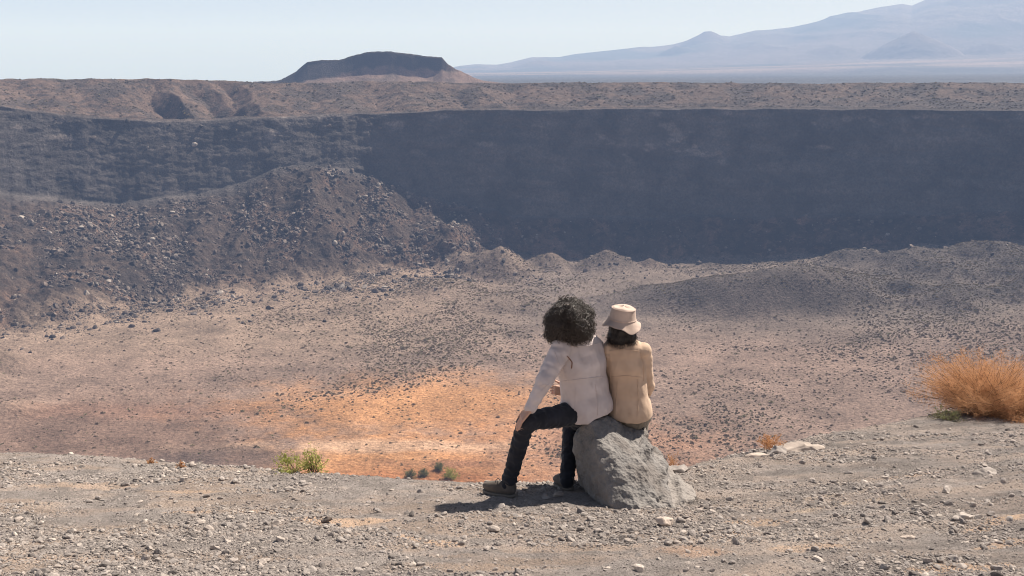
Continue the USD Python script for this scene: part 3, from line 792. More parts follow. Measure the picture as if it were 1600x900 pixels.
M_CREAM = cloth('cream_cloth', (0.44, 0.385, 0.378))
M_KHAKI = cloth('khaki_cloth', (0.42, 0.305, 0.225))
M_JEANS = cloth('dark_denim', (0.015, 0.016, 0.022), scale=34.0, contrast=0.3)
M_OLIVE = cloth('olive_trousers', (0.15, 0.13, 0.105), contrast=0.2)
M_HAT = cloth('hat_cloth', (0.40, 0.31, 0.262), fold=0.3)
M_SHOE = cloth('shoe_suede', (0.10, 0.084, 0.072), contrast=0.25)
M_SOLE = cloth('shoe_sole', (0.15, 0.13, 0.11))
M_TAG = cloth('leather_tag', (0.16, 0.075, 0.045))
M_SKIN = usdkit.material(stage, '/World/Looks/skin', {'p': ('principled_bsdf', {'base_color': (0.42, 0.25, 0.18), 'roughness': 0.55, 'subsurface_weight': 0.08, 'subsurface_scale': 0.004})}, surface='p.BSDF')
M_HAIR = usdkit.material(stage, '/World/Looks/dark_hair', {'p': ('principled_bsdf', {'base_color': (0.013, 0.010, 0.009), 'roughness': 0.5, 'specular_ior_level': 0.3})}, surface='p.BSDF')


M_CURL = usdkit.material(stage, '/World/Looks/curly_hair', {'p': ('principled_bsdf', {'base_color': (0.030, 0.021, 0.016), 'roughness': 0.38, 'specular_ior_level': 0.5})}, surface='p.BSDF')


def strands(parent, name, roots, dirs, length, width, mat, curl=0.012, turns=2.2, n=9, seed=0, droop=0.0):
    """Locks of hair or twigs as fine curves under parent."""
    r = np.random.default_rng(seed)
    N = len(roots)
    t = np.linspace(0, 1, n)[None, :, None]
    d = dirs / np.linalg.norm(dirs, axis=1, keepdims=True)
    a = np.cross(d, r.normal(size=(N, 3))); a /= np.linalg.norm(a, axis=1, keepdims=True)
    b = np.cross(d, a)
    ph = r.uniform(0, 6.28, (N, 1, 1)); L = (length * r.uniform(0.6, 1.15, N))[:, None, None]
    ang = ph + t * 6.28 * turns
    pts = roots[:, None] + d[:, None] * L * t + curl * t ** 0.5 * (np.cos(ang) * a[:, None] + np.sin(ang) * b[:, None]) - np.array([0, 0, 1.0]) * droop * L * t ** 2
    c = UsdGeom.BasisCurves.Define(stage, str(parent.GetPath()) + '/' + name)
    c.CreateTypeAttr('linear'); c.CreateCurveVertexCountsAttr(Vt.IntArray.FromNumpy(np.full(N, n, np.int32)))
    c.CreatePointsAttr(Vt.Vec3fArray.FromNumpy(pts.reshape(-1, 3).astype(np.float32)))
    w = np.broadcast_to(width * (1 - 0.6 * t), (N, n, 1)).reshape(-1)
    c.CreateWidthsAttr(Vt.FloatArray.FromNumpy(w.astype(np.float32))); c.SetWidthsInterpolation('vertex')
    UsdShade.MaterialBindingAPI.Apply(c.GetPrim()).Bind(mat)
    return c


def hand(wrist, palm_dir, side, down, size=1.0, curl=0.5, mirror=1):
    """Palm with four fingers and a thumb; palm_dir points to the fingers, side to the thumb, down is where the palm faces."""
    d, s_, n = unit(palm_dir), unit(side), unit(down)
    h = 0.0028
    lo, hi = np.asarray(wrist) - 0.2, np.asarray(wrist) + 0.2
    S = Solid(lo, hi, h)
    W = np.asarray(wrist, float)
    K = W + d * 0.085 * size
    for o in (-0.028, -0.009, 0.010, 0.028):
        S.bone(W + s_ * o * 0.75 * size, K + s_ * o * size, 0.0155 * size, 0.0125 * size, 0.012)
    for o, L in zip((0.029, 0.010, -0.010, -0.028), (0.070, 0.078, 0.072, 0.056)):
        p, q, th = K + s_ * o * size, d + s_ * o * 3.0, 0.25
        r = 0.0092 * size
        for j, f in enumerate((0.45, 0.31, 0.24)):
            th += curl * (0.55 if j else 0.6)
            e = p + (unit(q) * math.cos(th) + n * math.sin(th)) * L * f * size
            S.bone(p, e, r, r * 0.9, 0.004)
            p, r = e, r * 0.9
    p = W + d * 0.02 * size + s_ * 0.026 * size
    e = p + unit(d * 0.7 + s_ * 0.75 + n * 0.25) * 0.042 * size
    S.bone(p, e, 0.0145 * size, 0.0115 * size, 0.008)
    S.bone(e, e + unit(d * 0.95 + s_ * 0.35 + n * 0.3) * 0.048 * size, 0.0108 * size, 0.0088 * size, 0.005)
    S.bone(W - d * 0.05 * size, W + d * 0.01, 0.025 * size, 0.024 * size, 0.015)
    return S.mesh(3)


def as_manifold(m):
    return m3.Manifold(m3.Mesh(np.asarray(m.vertices, np.float32), np.asarray(m.faces, np.uint32)))


def joined(ms):
    parts = [as_manifold(m) for m in ms]
    if all(p.status() == m3.Error.NoError for p in parts):
        return m3.Manifold.batch_boolean(parts, m3.OpType.Add)
    return trimesh.util.concatenate(ms)


def head_into(S, c, face, up, R=1.0):
    """Skull, jaw, nose, ears, lips and eye sockets about the head's centre c."""
    f, u = unit(face), unit(up)
    s_ = np.cross(f, u)
    S.blob(c + u * 0.02 - f * 0.012, (0.076 * R, 0.097 * R, 0.098 * R), [s_, f, u], 0.01)
    S.blob(c - u * 0.055 + f * 0.028, (0.055 * R, 0.062 * R, 0.062 * R), [s_, f, u], 0.03)
    S.bone(c - u * 0.005 + f * 0.088, c - u * 0.035 + f * 0.105, 0.010, 0.013, 0.012)
    S.bone(c - u * 0.066 + f * 0.082 - s_ * 0.02, c - u * 0.066 + f * 0.082 + s_ * 0.02, 0.008, 0.008, 0.008)
    for q in (-1, 1):
        S.blob(c + s_ * q * 0.078 - f * 0.012 - u * 0.01, (0.010, 0.018, 0.030), [s_, f, u], 0.006)
        S.blob(c + s_ * q * 0.03 + f * 0.096 + u * 0.008, (0.017, 0.012, 0.010), [s_, f, u], 0.004, cut=True)
        S.blob(c + s_ * q * 0.03 + f * 0.080 + u * 0.008, (0.012, 0.012, 0.012), [s_, f, u], 0.003)


def shoe_parts(person, heel, toe, ankle, up, wide=0.044):
    """A laced ankle boot: upper, sole under it, lace."""
    heel, toe, up = np.asarray(heel, float), np.asarray(toe, float), unit(up)
    d = unit(toe - heel)
    L = np.linalg.norm(toe - heel)
    s_ = np.cross(d, up)
    c = (heel + toe) / 2
    S = Solid(c - 0.32, c + 0.32, 0.005)
    S.bone(heel + d * 0.045 + up * 0.055, heel + d * L * 0.55 + up * 0.05, wide, wide * 0.95, 0.02)
    S.blob(heel + d * (L - 0.085) + up * 0.045, (0.095, wide * 1.1, 0.042), [d, s_, up], 0.03)
    S.bone(heel + d * 0.05 + up * 0.06, np.asarray(ankle) - up * 0.01, wide * 1.0, 0.045, 0.025)
    q, g = S.block(c - 0.4, c + 0.4)
    S.F[q] = np.maximum(S.F[q], -((g - heel) @ up - 0.014))
    m = child(person, 'shoe', S.mesh(3), M_SHOE, smooth=60)
    So = Solid(c - 0.32, c + 0.32, 0.005)
    So.bone(heel + d * 0.045, heel + d * L * 0.5, wide * 0.98, wide * 0.93, 0.02)
    So.blob(heel + d * (L - 0.085), (0.095, wide * 1.1, 0.06), [d, s_, up], 0.03)
    q, g = So.block(c - 0.4, c + 0.4)
    hgt = (g - heel) @ up
    So.F[q] = np.maximum(np.maximum(So.F[q], hgt - 0.014), -hgt - 0.008)
    child(m, 'sole', So.mesh(1), M_SOLE, smooth=40)
    a0 = heel + d * L * 0.52 + up * 0.10
    pts = [a0 + up * 0.012 * math.sin(t) + d * 0.02 * math.cos(t) * 1.3 + s_ * 0.02 * math.sin(2 * t) for t in np.linspace(0, 6.28, 20)]
    ms = [np.array(pts)]
    from_tube = tubes(ms, 0.0026)
    child(m, 'lace', from_tube, M_JEANS)


def tubes(paths, r, sides=6):
    V, F, n0 = [], [], 0
    for p in paths:
        p = np.asarray(p, float)
        t = np.gradient(p, axis=0); t /= np.linalg.norm(t, axis=1, keepdims=True) + 1e-9
        a = np.cross(t, [0.31, 0.17, 0.93]); a /= np.linalg.norm(a, axis=1, keepdims=True) + 1e-9
        b = np.cross(t, a)
        ang = np.arange(sides) * 2 * np.pi / sides
        rr = np.broadcast_to(r, (len(p),))[:, None, None]
        v = p[:, None] + rr * (np.cos(ang)[None, :, None] * a[:, None] + np.sin(ang)[None, :, None] * b[:, None])
        i, j = np.meshgrid(np.arange(len(p) - 1), np.arange(sides), indexing='ij')
        q = np.stack([i * sides + j, i * sides + (j + 1) % sides, (i + 1) * sides + (j + 1) % sides, (i + 1) * sides + j], -1).reshape(-1, 4)
        V.append(v.reshape(-1, 3)); F.append(q + n0); n0 += v.shape[0] * sides
    return np.vstack(V), np.vstack(F)


def crease(m, amount, seed, freq=(10, 10, 5)):
    """Cloth folds pressed into a mesh along its normals."""
    v, n = np.array(m.vertices), np.array(m.vertex_normals)
    a = 1 - np.abs(2 * fbm(v * freq, 3, seed) - 1) * 2.2
    m.vertices = v + n * (amount * (a - 0.55))[:, None]
    return m


# --- the one in the cream shirt, turned left, a hand on the knee
man = thing('person', 'seated person in cream shirt and dark jeans with big curly black hair', 'person', at(905, 700, 8.0))
ORG = at(905, 700, 8.0)
A = lambda *q: at(*q) - ORG
face = unit([-0.62, 0.76, -0.18]); fwd = unit([-0.5, 0.87, 0.0]); lft = unit([-0.87, -0.5, 0.0])
pel, wst, chs, nkb, hd = A(917, 636, 8.02), A(913, 604, 8.02), A(907, 568, 8.0), A(898, 528, 7.96), A(886, 499, 7.90)
shl, shr = A(877, 545, 7.87), A(928, 543, 8.09)
ell, wrl = A(849, 597, 7.72), A(827, 640, 7.66)
elr, wrr = A(914, 602, 8.36), A(884, 611, 8.24)
hpl, knl, anl = A(908, 644, 7.96), A(822, 659, 7.70), A(795, 752, 7.78)
hpr, knr, anr = A(925, 646, 8.10), A(893, 662, 8.40), A(886, 747, 8.04)
box_lo, box_hi = np.array([-1.0, -0.75, -0.75]), np.array([0.6, 0.9, 1.35])
B = Solid(box_lo, box_hi, 0.0085)
B.trunk([pel, wst, chs, nkb - [0, 0, 0.04]], [0.16, 0.145, 0.165, 0.13], [0.11, 0.10, 0.11, 0.07], lft, 0.03)
B.bone(nkb - [0, 0, 0.05], hd - [0, 0, 0.04], 0.058, 0.055, 0.03)
head_into(B, hd, face, unit([-0.2, 0.1, 1.0]))
B.chain([shl, ell, wrl], [0.055, 0.042, 0.028], 0.02); B.chain([shr, elr, wrr], [0.055, 0.042, 0.028], 0.02)
B.chain([hpl, knl, anl], [0.08, 0.055, 0.038], 0.02); B.chain([hpr, knr, anr], [0.08, 0.055, 0.038], 0.02)
hl = hand(wrl, unit(A(813, 657, 7.62) - wrl), unit([-0.15, 0.95, 0.3]), unit([-0.25, -0.2, -1.0]), 0.98, 0.75)
hr = hand(wrr, unit([-0.9, -0.05, 0.1]), unit([0.1, 0.3, 0.9]), unit([0.1, 0.9, -0.2]), 0.95, 0.6)
child(man, 'body', joined([B.mesh(3), hl, hr]), M_SKIN, smooth=70)

S = Solid(box_lo, box_hi, 0.0075)
S.trunk([A(918, 662, 8.02), pel, wst, chs, A(902, 541, 7.985), nkb + [0.01, 0, -0.005]], [0.20, 0.20, 0.184, 0.19, 0.165, 0.075], [0.165, 0.16, 0.13, 0.13, 0.105, 0.062], lft, 0.03)
S.chain([shl, ell], [0.079, 0.060], 0.014, 0.003, 3); S.chain([ell, wrl + unit(ell - wrl) * 0.015], [0.060, 0.041], 0.02, 0.004, 5)
S.chain([shr, elr, wrr], [0.079, 0.060, 0.043], 0.035, 0.004, 7)
S.chain([A(885, 530, 7.93), A(897, 521, 8.0), A(913, 527, 8.03)], [0.026, 0.028, 0.026], 0.02)          # the collar
S.chain([A(880, 640, 7.90), A(856, 646, 7.84)], [0.045, 0.03], 0.03)                                  # loose front tail over the thigh
q, g = S.block(box_lo, box_hi)
pix = lambda z_, Y_: z_
hem = A(905, 648, 8.0)[2] - 0.03 * np.cos(np.clip((g[..., 0] - A(915, 0, 8.0)[0]) / 0.2, -1, 1) * 2.6) + 0.035 * sm(g[..., 1], 0.0, 0.2)
S.F[q] = np.maximum(S.F[q], np.where((g[..., 0] > -0.24) & (g[..., 2] < 0.5), hem - g[..., 2], -1))
shirt = crease(S.mesh(4), 0.009, 91, (8, 8, 3.5))
sh = child(man, 'shirt', shirt, M_CREAM, smooth=65)
r = np.random.default_rng(3)
MM = A(884, 635, 7.80)
rayo = MM + [0, -0.5, 0]


def onto(mesh, pts, off=0.004):
    """Points moved along the line of sight on to a mesh, and a little proud of it."""
    eye = np.array([0, 0, EZ]) - ORG
    d = np.asarray(pts) - eye
    d /= np.linalg.norm(d, axis=1, keepdims=True)
    loc, ri, _ = mesh.ray.intersects_location(np.repeat(eye[None], len(d), 0), d, multiple_hits=False)
    out = np.full((len(d), 3), np.nan)
    out[ri] = loc - d[ri] * off
    return out[~np.isnan(out[:, 0])]


def strap(parent, name, mesh, pix, r, mat, off=0.002):
    pts = np.array([[np.interp(t, np.linspace(0, 1, len(pix)), [p[k] for p in pix]) for k in (0, 1)] for t in np.linspace(0, 1, 24)])
    p = onto(mesh, np.array([A(x_, y_, 7.8) for x_, y_ in pts]), off)
    if len(p) > 3:
        p = gaussian_filter1d(p, 1.0, axis=0)
        child(parent, name, tubes([p], r), mat)


strap(sh, 'seam', shirt, [(876, 596), (910, 592), (944, 588)], 0.0032, M_CREAM)
strap(sh, 'seam', shirt, [(886, 556), (894, 566), (893, 576)], 0.004, M_TAG)
for l_ in ([(866, 548), (872, 566), (884, 584)], [(900, 604), (899, 630), (896, 655)], [(930, 600), (934, 625), (934, 650)], [(842, 604), (852, 600), (860, 604)], [(846, 612), (850, 606), (858, 600)]):
    strap(sh, 'seam', shirt, l_, 0.0026, M_CREAM)
strap(sh, 'seam', shirt, [(889, 540), (915, 541), (938, 536)], 0.003, M_CREAM)
tg = onto(shirt, np.array([A(881, 634, 7.8), A(889.5, 632.5, 7.8), A(881.5, 637.5, 7.8), A(890, 636, 7.8)]), 0.004)
if len(tg) == 4:
    dn = np.array([0, 0.006, 0])
    tv = np.vstack([tg, tg + dn])
    child(sh, 'leather_tag', trimesh.convex.convex_hull(tv), M_TAG)

T = Solid(box_lo, box_hi, 0.0075)
T.blob(pel - [0, 0, 0.02], (0.165, 0.125, 0.12), [lft, fwd, [0, 0, 1]], 0.03)
T.bone(hpl, knl, 0.098, 0.066, 0.03, 0.005, 11); T.bone(knl, anl + unit(anl - knl) * 0.03, 0.066, 0.053, 0.02, 0.006, 12)
T.bone(hpr, knr, 0.098, 0.066, 0.03, 0.003, 13); T.bone(knr, anr + unit(anr - knr) * 0.03, 0.066, 0.054, 0.02, 0.004, 14)
child(man, 'trousers', crease(T.mesh(3), 0.008, 92, (14, 14, 14)), M_JEANS, smooth=65)
gz = lambda p: near_z(np.array([p[0] + ORG[0]]), np.array([p[1] + ORG[1]]))[0] - ORG[2]
for an, hp_, tp_ in ((anl, (806, 768, 7.76), (756, 762, 7.86)), (anr, (894, 766, 7.98), (868, 757, 8.16))):
    h_, t_ = A(*hp_), A(*tp_)
    h_[2], t_[2] = gz(h_) + 0.012, gz(t_) + 0.022
    shoe_parts(man, h_, t_, an, unit(np.cross(np.cross(t_ - h_, [0, 0, 1]), t_ - h_)))

hc = A(889, 501, 7.93)
H = Solid(hc - 0.3, hc + 0.3, 0.0075)
for off, rad in [((0, 0, 0.0), (0.125, 0.13, 0.118)), ((-0.055, 0.02, -0.03), (0.09, 0.11, 0.10)), ((0.06, 0.0, 0.01), (0.10, 0.11, 0.10)), ((0.02, 0.0, 0.065), (0.10, 0.11, 0.065)), ((0.10, -0.01, -0.06), (0.055, 0.08, 0.055)), ((-0.095, 0.0, -0.085), (0.06, 0.075, 0.06)), ((0.02, -0.03, -0.085), (0.085, 0.07, 0.045))] + [(tuple(np.array([0.128, 0.12, 0.118]) * unit(r.normal(size=3) + [0, -0.2, 0.3])), (q_, q_, q_)) for q_ in r.uniform(0.02, 0.046, 44)]:
    H.blob(hc + np.array(off), rad, None, 0.02)
H.blob(hc + face * 0.175 - [0, 0, 0.03], (0.09, 0.09, 0.11), None, 0.01, cut=True)
hm = H.mesh(2)
v, n = np.array(hm.vertices), np.array(hm.vertex_normals)
hm.vertices = v + n * (0.06 * (fbm(v * 15, 4, 93) - 0.5))[:, None]
hair = child(man, 'hair', hm, M_HAIR, smooth=70)
k = r.integers(0, len(v), 2300)
strands(hair, 'curl', np.array(hm.vertices)[k] - n[k] * 0.022, n[k] + 0.75 * r.normal(size=(len(k), 3)), 0.062, 0.0085, M_CURL, 0.014, 2.1, 16, 5, 0.35)
k = r.integers(0, len(v), 2600)
strands(hair, 'frizz', np.array(hm.vertices)[k] - n[k] * 0.01, n[k] + 0.6 * r.normal(size=(len(k), 3)), 0.058, 0.0015, M_CURL, 0.012, 2.3, 14, 6, 0.2)

# --- the one in the khaki shirt and hat, back to us
wom = thing('person', 'seated person in khaki shirt and pale bucket hat seen from behind', 'person', at(980, 700, 8.15))
ORG = at(980, 700, 8.15)
fw2, lf2 = unit([0.05, 1.0, 0]), unit([-1.0, 0.05, 0])
pel, wst, chs, nkb, hd = A(984, 642, 8.14), A(981, 606, 8.14), A(978, 572, 8.12), A(972, 533, 8.10), A(971, 510, 8.10)
shl, shr = A(954, 546, 8.09), A(1004, 549, 8.11)
elr, wrr = A(1014, 602, 8.18), A(1000, 634, 8.46)
ell, wrl = A(953, 602, 8.22), A(962, 632, 8.46)
hpl, hpr, knl, knr, anl, anr = A(968, 648, 8.18), A(998, 648, 8.18), A(958, 656, 8.60), A(1001, 656, 8.60), A(962, 728, 8.70), A(1000, 728, 8.70)
B = Solid(box_lo, box_hi, 0.0085)
B.trunk([pel, wst, chs, nkb - [0, 0, 0.04]], [0.15, 0.125, 0.14, 0.11], [0.10, 0.09, 0.10, 0.065], lf2, 0.03)
B.bone(nkb - [0, 0, 0.05], hd - [0, 0, 0.03], 0.05, 0.048, 0.03)
head_into(B, hd, unit([-0.12, 1.0, -0.1]), unit([0, 0.05, 1]), 0.94)
B.chain([shl, ell, wrl], [0.047, 0.037, 0.025], 0.02); B.chain([shr, elr, wrr], [0.047, 0.037, 0.025], 0.02)
B.chain([hpl, knl, anl], [0.075, 0.052, 0.035], 0.02); B.chain([hpr, knr, anr], [0.075, 0.052, 0.035], 0.02)
hl = hand(wrl, unit([0.2, 0.95, -0.2]), unit([0.9, -0.2, 0.1]), unit([0, 0, -1.0]), 0.9, 0.5)
hr = hand(wrr, unit([-0.2, 0.95, -0.2]), unit([-0.9, -0.2, 0.1]), unit([0, 0, -1.0]), 0.9, 0.5)
child(wom, 'body', joined([B.mesh(3), hl, hr]), M_SKIN, smooth=70)
S = Solid(box_lo, box_hi, 0.0075)
S.trunk([A(983, 662, 8.14), pel, wst, chs, A(975, 546, 8.11), nkb + [0, 0, -0.005]], [0.166, 0.166, 0.138, 0.148, 0.138, 0.06], [0.165, 0.16, 0.125, 0.115, 0.09, 0.055], lf2, 0.03)
S.chain([shr, elr], [0.066, 0.046], 0.010, 0.003, 23); S.chain([elr, wrr], [0.046, 0.038], 0.012, 0.004, 24)
S.chain([shl, ell, wrl], [0.068, 0.050, 0.038], 0.03, 0.0045, 25)
S.chain([A(959, 533, 8.09), A(973, 528, 8.04), A(987, 533, 8.09)], [0.022, 0.024, 0.022], 0.02)
q, g = S.block(box_lo, box_hi)
hem = A(980, 657, 8.06)[2] + 0.03 * ((g[..., 0] - 0.02) / 0.17) ** 2
S.F[q] = np.maximum(S.F[q], np.where(g[..., 2] < 0.45, hem - g[..., 2], -1))
shirt = crease(S.mesh(4), 0.008, 94, (8, 8, 3.2))
sh = child(wom, 'shirt', shirt, M_KHAKI, smooth=65)
strap(sh, 'seam', shirt, [(950, 590), (978, 587), (1004, 590)], 0.0032, M_KHAKI)
for l_ in ([(952, 552), (955, 575), (953, 600)], [(965, 592), (963, 622), (962, 652)], [(996, 592), (998, 622), (996, 650)], [(951, 549), (972, 545), (1000, 549)]):
    strap(sh, 'seam', shirt, l_, 0.0026, M_KHAKI)
strap(sh, 'seam', shirt, [(1001, 550), (1006, 572), (1006, 596)], 0.003, M_KHAKI)
T = Solid(box_lo, box_hi, 0.0085)
T.blob(pel - [0, 0, 0.03], (0.162, 0.125, 0.12), [lf2, fw2, [0, 0, 1]], 0.03)
T.chain([hpl, knl, anl], [0.092, 0.066, 0.055], 0.03, 0.003, 31); T.chain([hpr, knr, anr], [0.092, 0.066, 0.055], 0.03, 0.003, 32)
child(wom, 'trousers', crease(T.mesh(3), 0.012, 95, (14, 14, 14)), M_OLIVE, smooth=65)
for an in (anl, anr):
    h_ = an + [0, -0.05, -0.09]; t_ = an + [0, 0.21, -0.13]
    shoe_parts(wom, h_, t_, an, unit(np.cross(np.cross(t_ - h_, [0, 0, 1]), t_ - h_)), 0.04)
H = Solid(hd - 0.28, hd + 0.25, 0.0065)
for off, rad in [((0, -0.01, -0.02), (0.098, 0.10, 0.085)), ((-0.055, -0.03, -0.075), (0.052, 0.07, 0.055)), ((0.05, -0.03, -0.07), (0.058, 0.07, 0.055)), ((0.0, -0.045, -0.08), (0.065, 0.06, 0.05))]:
    H.blob(hd + np.array(off), rad, None, 0.015)
H.blob(hd + np.array([0, 0.12, -0.04]), (0.07, 0.085, 0.1), None, 0.01, cut=True)
hm = H.mesh(2)
v, n = np.array(hm.vertices), np.array(hm.vertex_normals)
hm.vertices = v + n * (0.03 * (fbm(v * [28, 28, 12], 3, 96) - 0.5))[:, None]
hair = child(wom, 'hair', hm, M_HAIR, smooth=70)
lowv = np.where((v[:, 2] < hd[2] - 0.01) & (v[:, 1] < hd[1] + 0.04))[0]
k = r.choice(lowv, 900)
strands(hair, 'lock', np.array(hm.vertices)[k] - n[k] * 0.01, n[k] * 0.4 + [0, 0, -1.0] + 0.35 * r.normal(size=(len(k), 3)), 0.05, 0.0024, M_HAIR, 0.006, 1.4, 8, 6, 0.1)
# the bucket hat: crown with a dented top, band, floppy brim
hu = unit([0.10, -0.06, 1.0]); hx = unit(np.cross([0, 1, 0], hu)); hy = np.cross(hu, hx)
prof = [(0.0, 0.108), (0.045, 0.111), (0.076, 0.107), (0.088, 0.097), (0.094, 0.06), (0.100, 0.028), (0.104, 0.012), (0.109, 0.006), (0.124, -0.014), (0.137, -0.029), (0.143, -0.036), (0.144, -0.040), (0.138, -0.039), (0.122, -0.021), (0.106, -0.003), (0.099, 0.004), (0.094, 0.03), (0.086, 0.092), (0.06, 0.101), (0.0, 0.103)]
prof = np.array([[np.interp(t, np.arange(len(prof)), [p[k] for p in prof]) for k in (0, 1)] for t in np.linspace(0, len(prof) - 1, 76)])
ang = np.linspace(0, 2 * np.pi, 97)[:-1]
R_, Z_ = prof[:, 0][:, None], prof[:, 1][:, None]
br = sm(R_, 0.1, 0.16) * (Z_ < 0.02)
hz_ = Z_ + br * (0.013 * np.sin(2 * ang + 0.4) + 0.014 * np.sin(3 * ang + 1.2) + 0.006 * np.sin(7 * ang)) + sm(Z_, 0.07, 0.1) * (-0.012 * np.cos(2 * ang + 0.5) * (1 - R_ / 0.1))
rr_ = R_ * (1 + 0.025 * np.sin(2 * ang + 1) + 0.012 * np.sin(5 * ang + 2) * sm(Z_, 0.0, 0.1) + 0.015 * br * np.sin(4 * ang))
hc = hd + hu * 0.045
HV = hc + (rr_ * np.cos(ang))[..., None] * hx + (rr_ * np.sin(ang))[..., None] * hy * 1.08 + hz_[..., None] * hu
nr, na = HV.shape[:2]
i, j = np.meshgrid(np.arange(nr - 1), np.arange(na), indexing='ij')
Q = np.stack([i * na + j, (i + 1) * na + j, (i + 1) * na + (j + 1) % na, i * na + (j + 1) % na], -1).reshape(-1, 4)
hat = child(wom, 'hat', (HV.reshape(-1, 3), Q), M_HAT, smooth=50)
for zb, rb in ((0.020, 0.1035), (0.098, 0.0885)):
    loop = [hc + hx * rb * (1 + 0.025 * math.sin(2 * t + 1)) * math.cos(t) + hy * 1.08 * rb * (1 + 0.025 * math.sin(2 * t + 1)) * math.sin(t) + hu * zb for t in np.linspace(0, 6.2832, 60)]
    child(hat, 'hat_seam', tubes([loop], 0.0026), M_HAT)
# ------------------------------------------------------------------ plants
def leafy(name, a, b, rough=0.8, trans=0.3):
    return usdkit.material(stage, '/World/Looks/' + name, {
        'g': ('geometry', {}), 'r': ('rgb_ramp', {'ramp': [(0, a), (1, b)]}), 'p': ('principled_bsdf', {'roughness': rough, 'specular_ior_level': 0.2}), 't': ('translucent_bsdf', {}), 'm': ('mix_closure', {'fac': trans})},
        [('g.random_per_island', 'r.fac'), ('r.color', 'p.base_color'), ('r.color', 't.color'), ('p.BSDF', 'm.closure1'), ('t.BSDF', 'm.closure2')], surface='m.closure')


M_TWIG = leafy('orange_twig', (0.50, 0.28, 0.15), (0.82, 0.53, 0.32), trans=0.5)
M_STEM = leafy('brown_stem', (0.10, 0.065, 0.045), (0.24, 0.14, 0.085), trans=0.0)
M_GREEN = leafy('yellow_green_leaf', (0.30, 0.31, 0.09), (0.55, 0.52, 0.2))
M_GREY = leafy('grey_green_leaf', (0.17, 0.175, 0.09), (0.32, 0.31, 0.17))
M_DRY = leafy('dry_leaf', (0.38, 0.2, 0.1), (0.6, 0.4, 0.24))


def curves(parent, name, paths, w0, w1, mat):
    n = len(paths[0])
    c = UsdGeom.BasisCurves.Define(stage, str(parent.GetPath()) + '/' + name)
    c.CreateTypeAttr('linear'); c.CreateCurveVertexCountsAttr(Vt.IntArray.FromNumpy(np.full(len(paths), n, np.int32)))
    c.CreatePointsAttr(Vt.Vec3fArray.FromNumpy(np.asarray(paths).reshape(-1, 3).astype(np.float32)))
    c.CreateWidthsAttr(Vt.FloatArray.FromNumpy(np.tile(np.linspace(w0, w1, n), len(paths)).astype(np.float32))); c.SetWidthsInterpolation('vertex')
    UsdShade.MaterialBindingAPI.Apply(c.GetPrim()).Bind(mat)
    return c


def bush(name, label, cat, loc, width, height, stems, twigs, leaves, m_stem, m_twig, m_leaf, seed, spread_=1.0, leaf=0.012, w=(0.007, 0.003), twig_len=(0.10, 0.26), stem_len=(0.6, 0.95), messy=0.75, flat=1.0, fuzz=0.012, low=3.2, group=None):
    r = np.random.default_rng(seed)
    t_ = thing(name, label, cat, loc, group)
    SP, tips = [], []
    for k in range(stems):
        az, e = r.uniform(0, 6.28), np.arccos(r.uniform(0.02, 1.0))
        d = np.array([math.cos(az) * math.sin(e) * spread_, math.sin(az) * math.sin(e) * spread_, math.cos(e)])
        L = r.uniform(*stem_len)
        end = L * np.array([d[0] * width / 2, d[1] * width / 2, d[2] ** flat * height])
        end[2] = max(end[2], 0.12 * height)
        root = r.normal(size=3) * [0.05 * width, 0.05 * width, 0]
        mid = root * 0.5 + end * [0.42, 0.42, 0.55] + r.normal(size=3) * 0.03 * height
        t = np.linspace(0, 1, 8)[:, None]
        SP.append((1 - t) ** 2 * root + 2 * t * (1 - t) * mid + t ** 2 * end + 0.02 * height * np.sin(t * 9 + k) * r.normal(size=3) * t)
    SP = np.array(SP)
    curves(t_, 'stem', SP, w[0], w[0] * 0.5, m_stem)
    TW = []
    for k in range(twigs):
        s_ = SP[r.integers(0, stems)]
        u = r.uniform(low, 7)
        p0 = s_[int(u)] * (1 - u % 1) + s_[min(int(u) + 1, 7)] * (u % 1)
        d = unit(unit(p0 + [0, 0, 0.2 * height]) + messy * r.normal(size=3) + [0, 0, 0.35])
        L = r.uniform(*twig_len) * height
        t = np.linspace(0, 1, 5)[:, None]
        TW.append(p0 + d * L * t + r.normal(size=3) * 0.12 * L * np.sin(t * 5))
    TW = np.array(TW)
    curves(t_, 'twig', TW, w[1], w[1] * 0.5, m_twig)
    tag(stage.GetPrimAtPath(str(t_.GetPath()) + '/twig'), kind='stuff')
    if leaves:
        k = r.integers(0, twigs, leaves)
        u = r.integers(1, 5, leaves)
        c = TW[k, u] + r.normal(size=(leaves, 3)) * fuzz
        a, b = r.normal(size=(leaves, 3)), r.normal(size=(leaves, 3))
        a *= leaf / np.linalg.norm(a, axis=1, keepdims=True); b *= 0.45 * leaf / np.linalg.norm(b, axis=1, keepdims=True)
        V = np.stack([c - a, c + b, c + a, c - b], 1).reshape(-1, 3)
        child(t_, 'leaf_mass', (V, np.arange(4 * leaves).reshape(-1, 4)), m_leaf)
        tag(stage.GetPrimAtPath(str(t_.GetPath()) + '/leaf_mass'), kind='stuff')
    return t_


def ground(px, py, Y):
    p = at(px, py, Y)
    return [p[0], p[1], float(near_z(np.array([p[0]]), np.array([p[1]]))[0])]


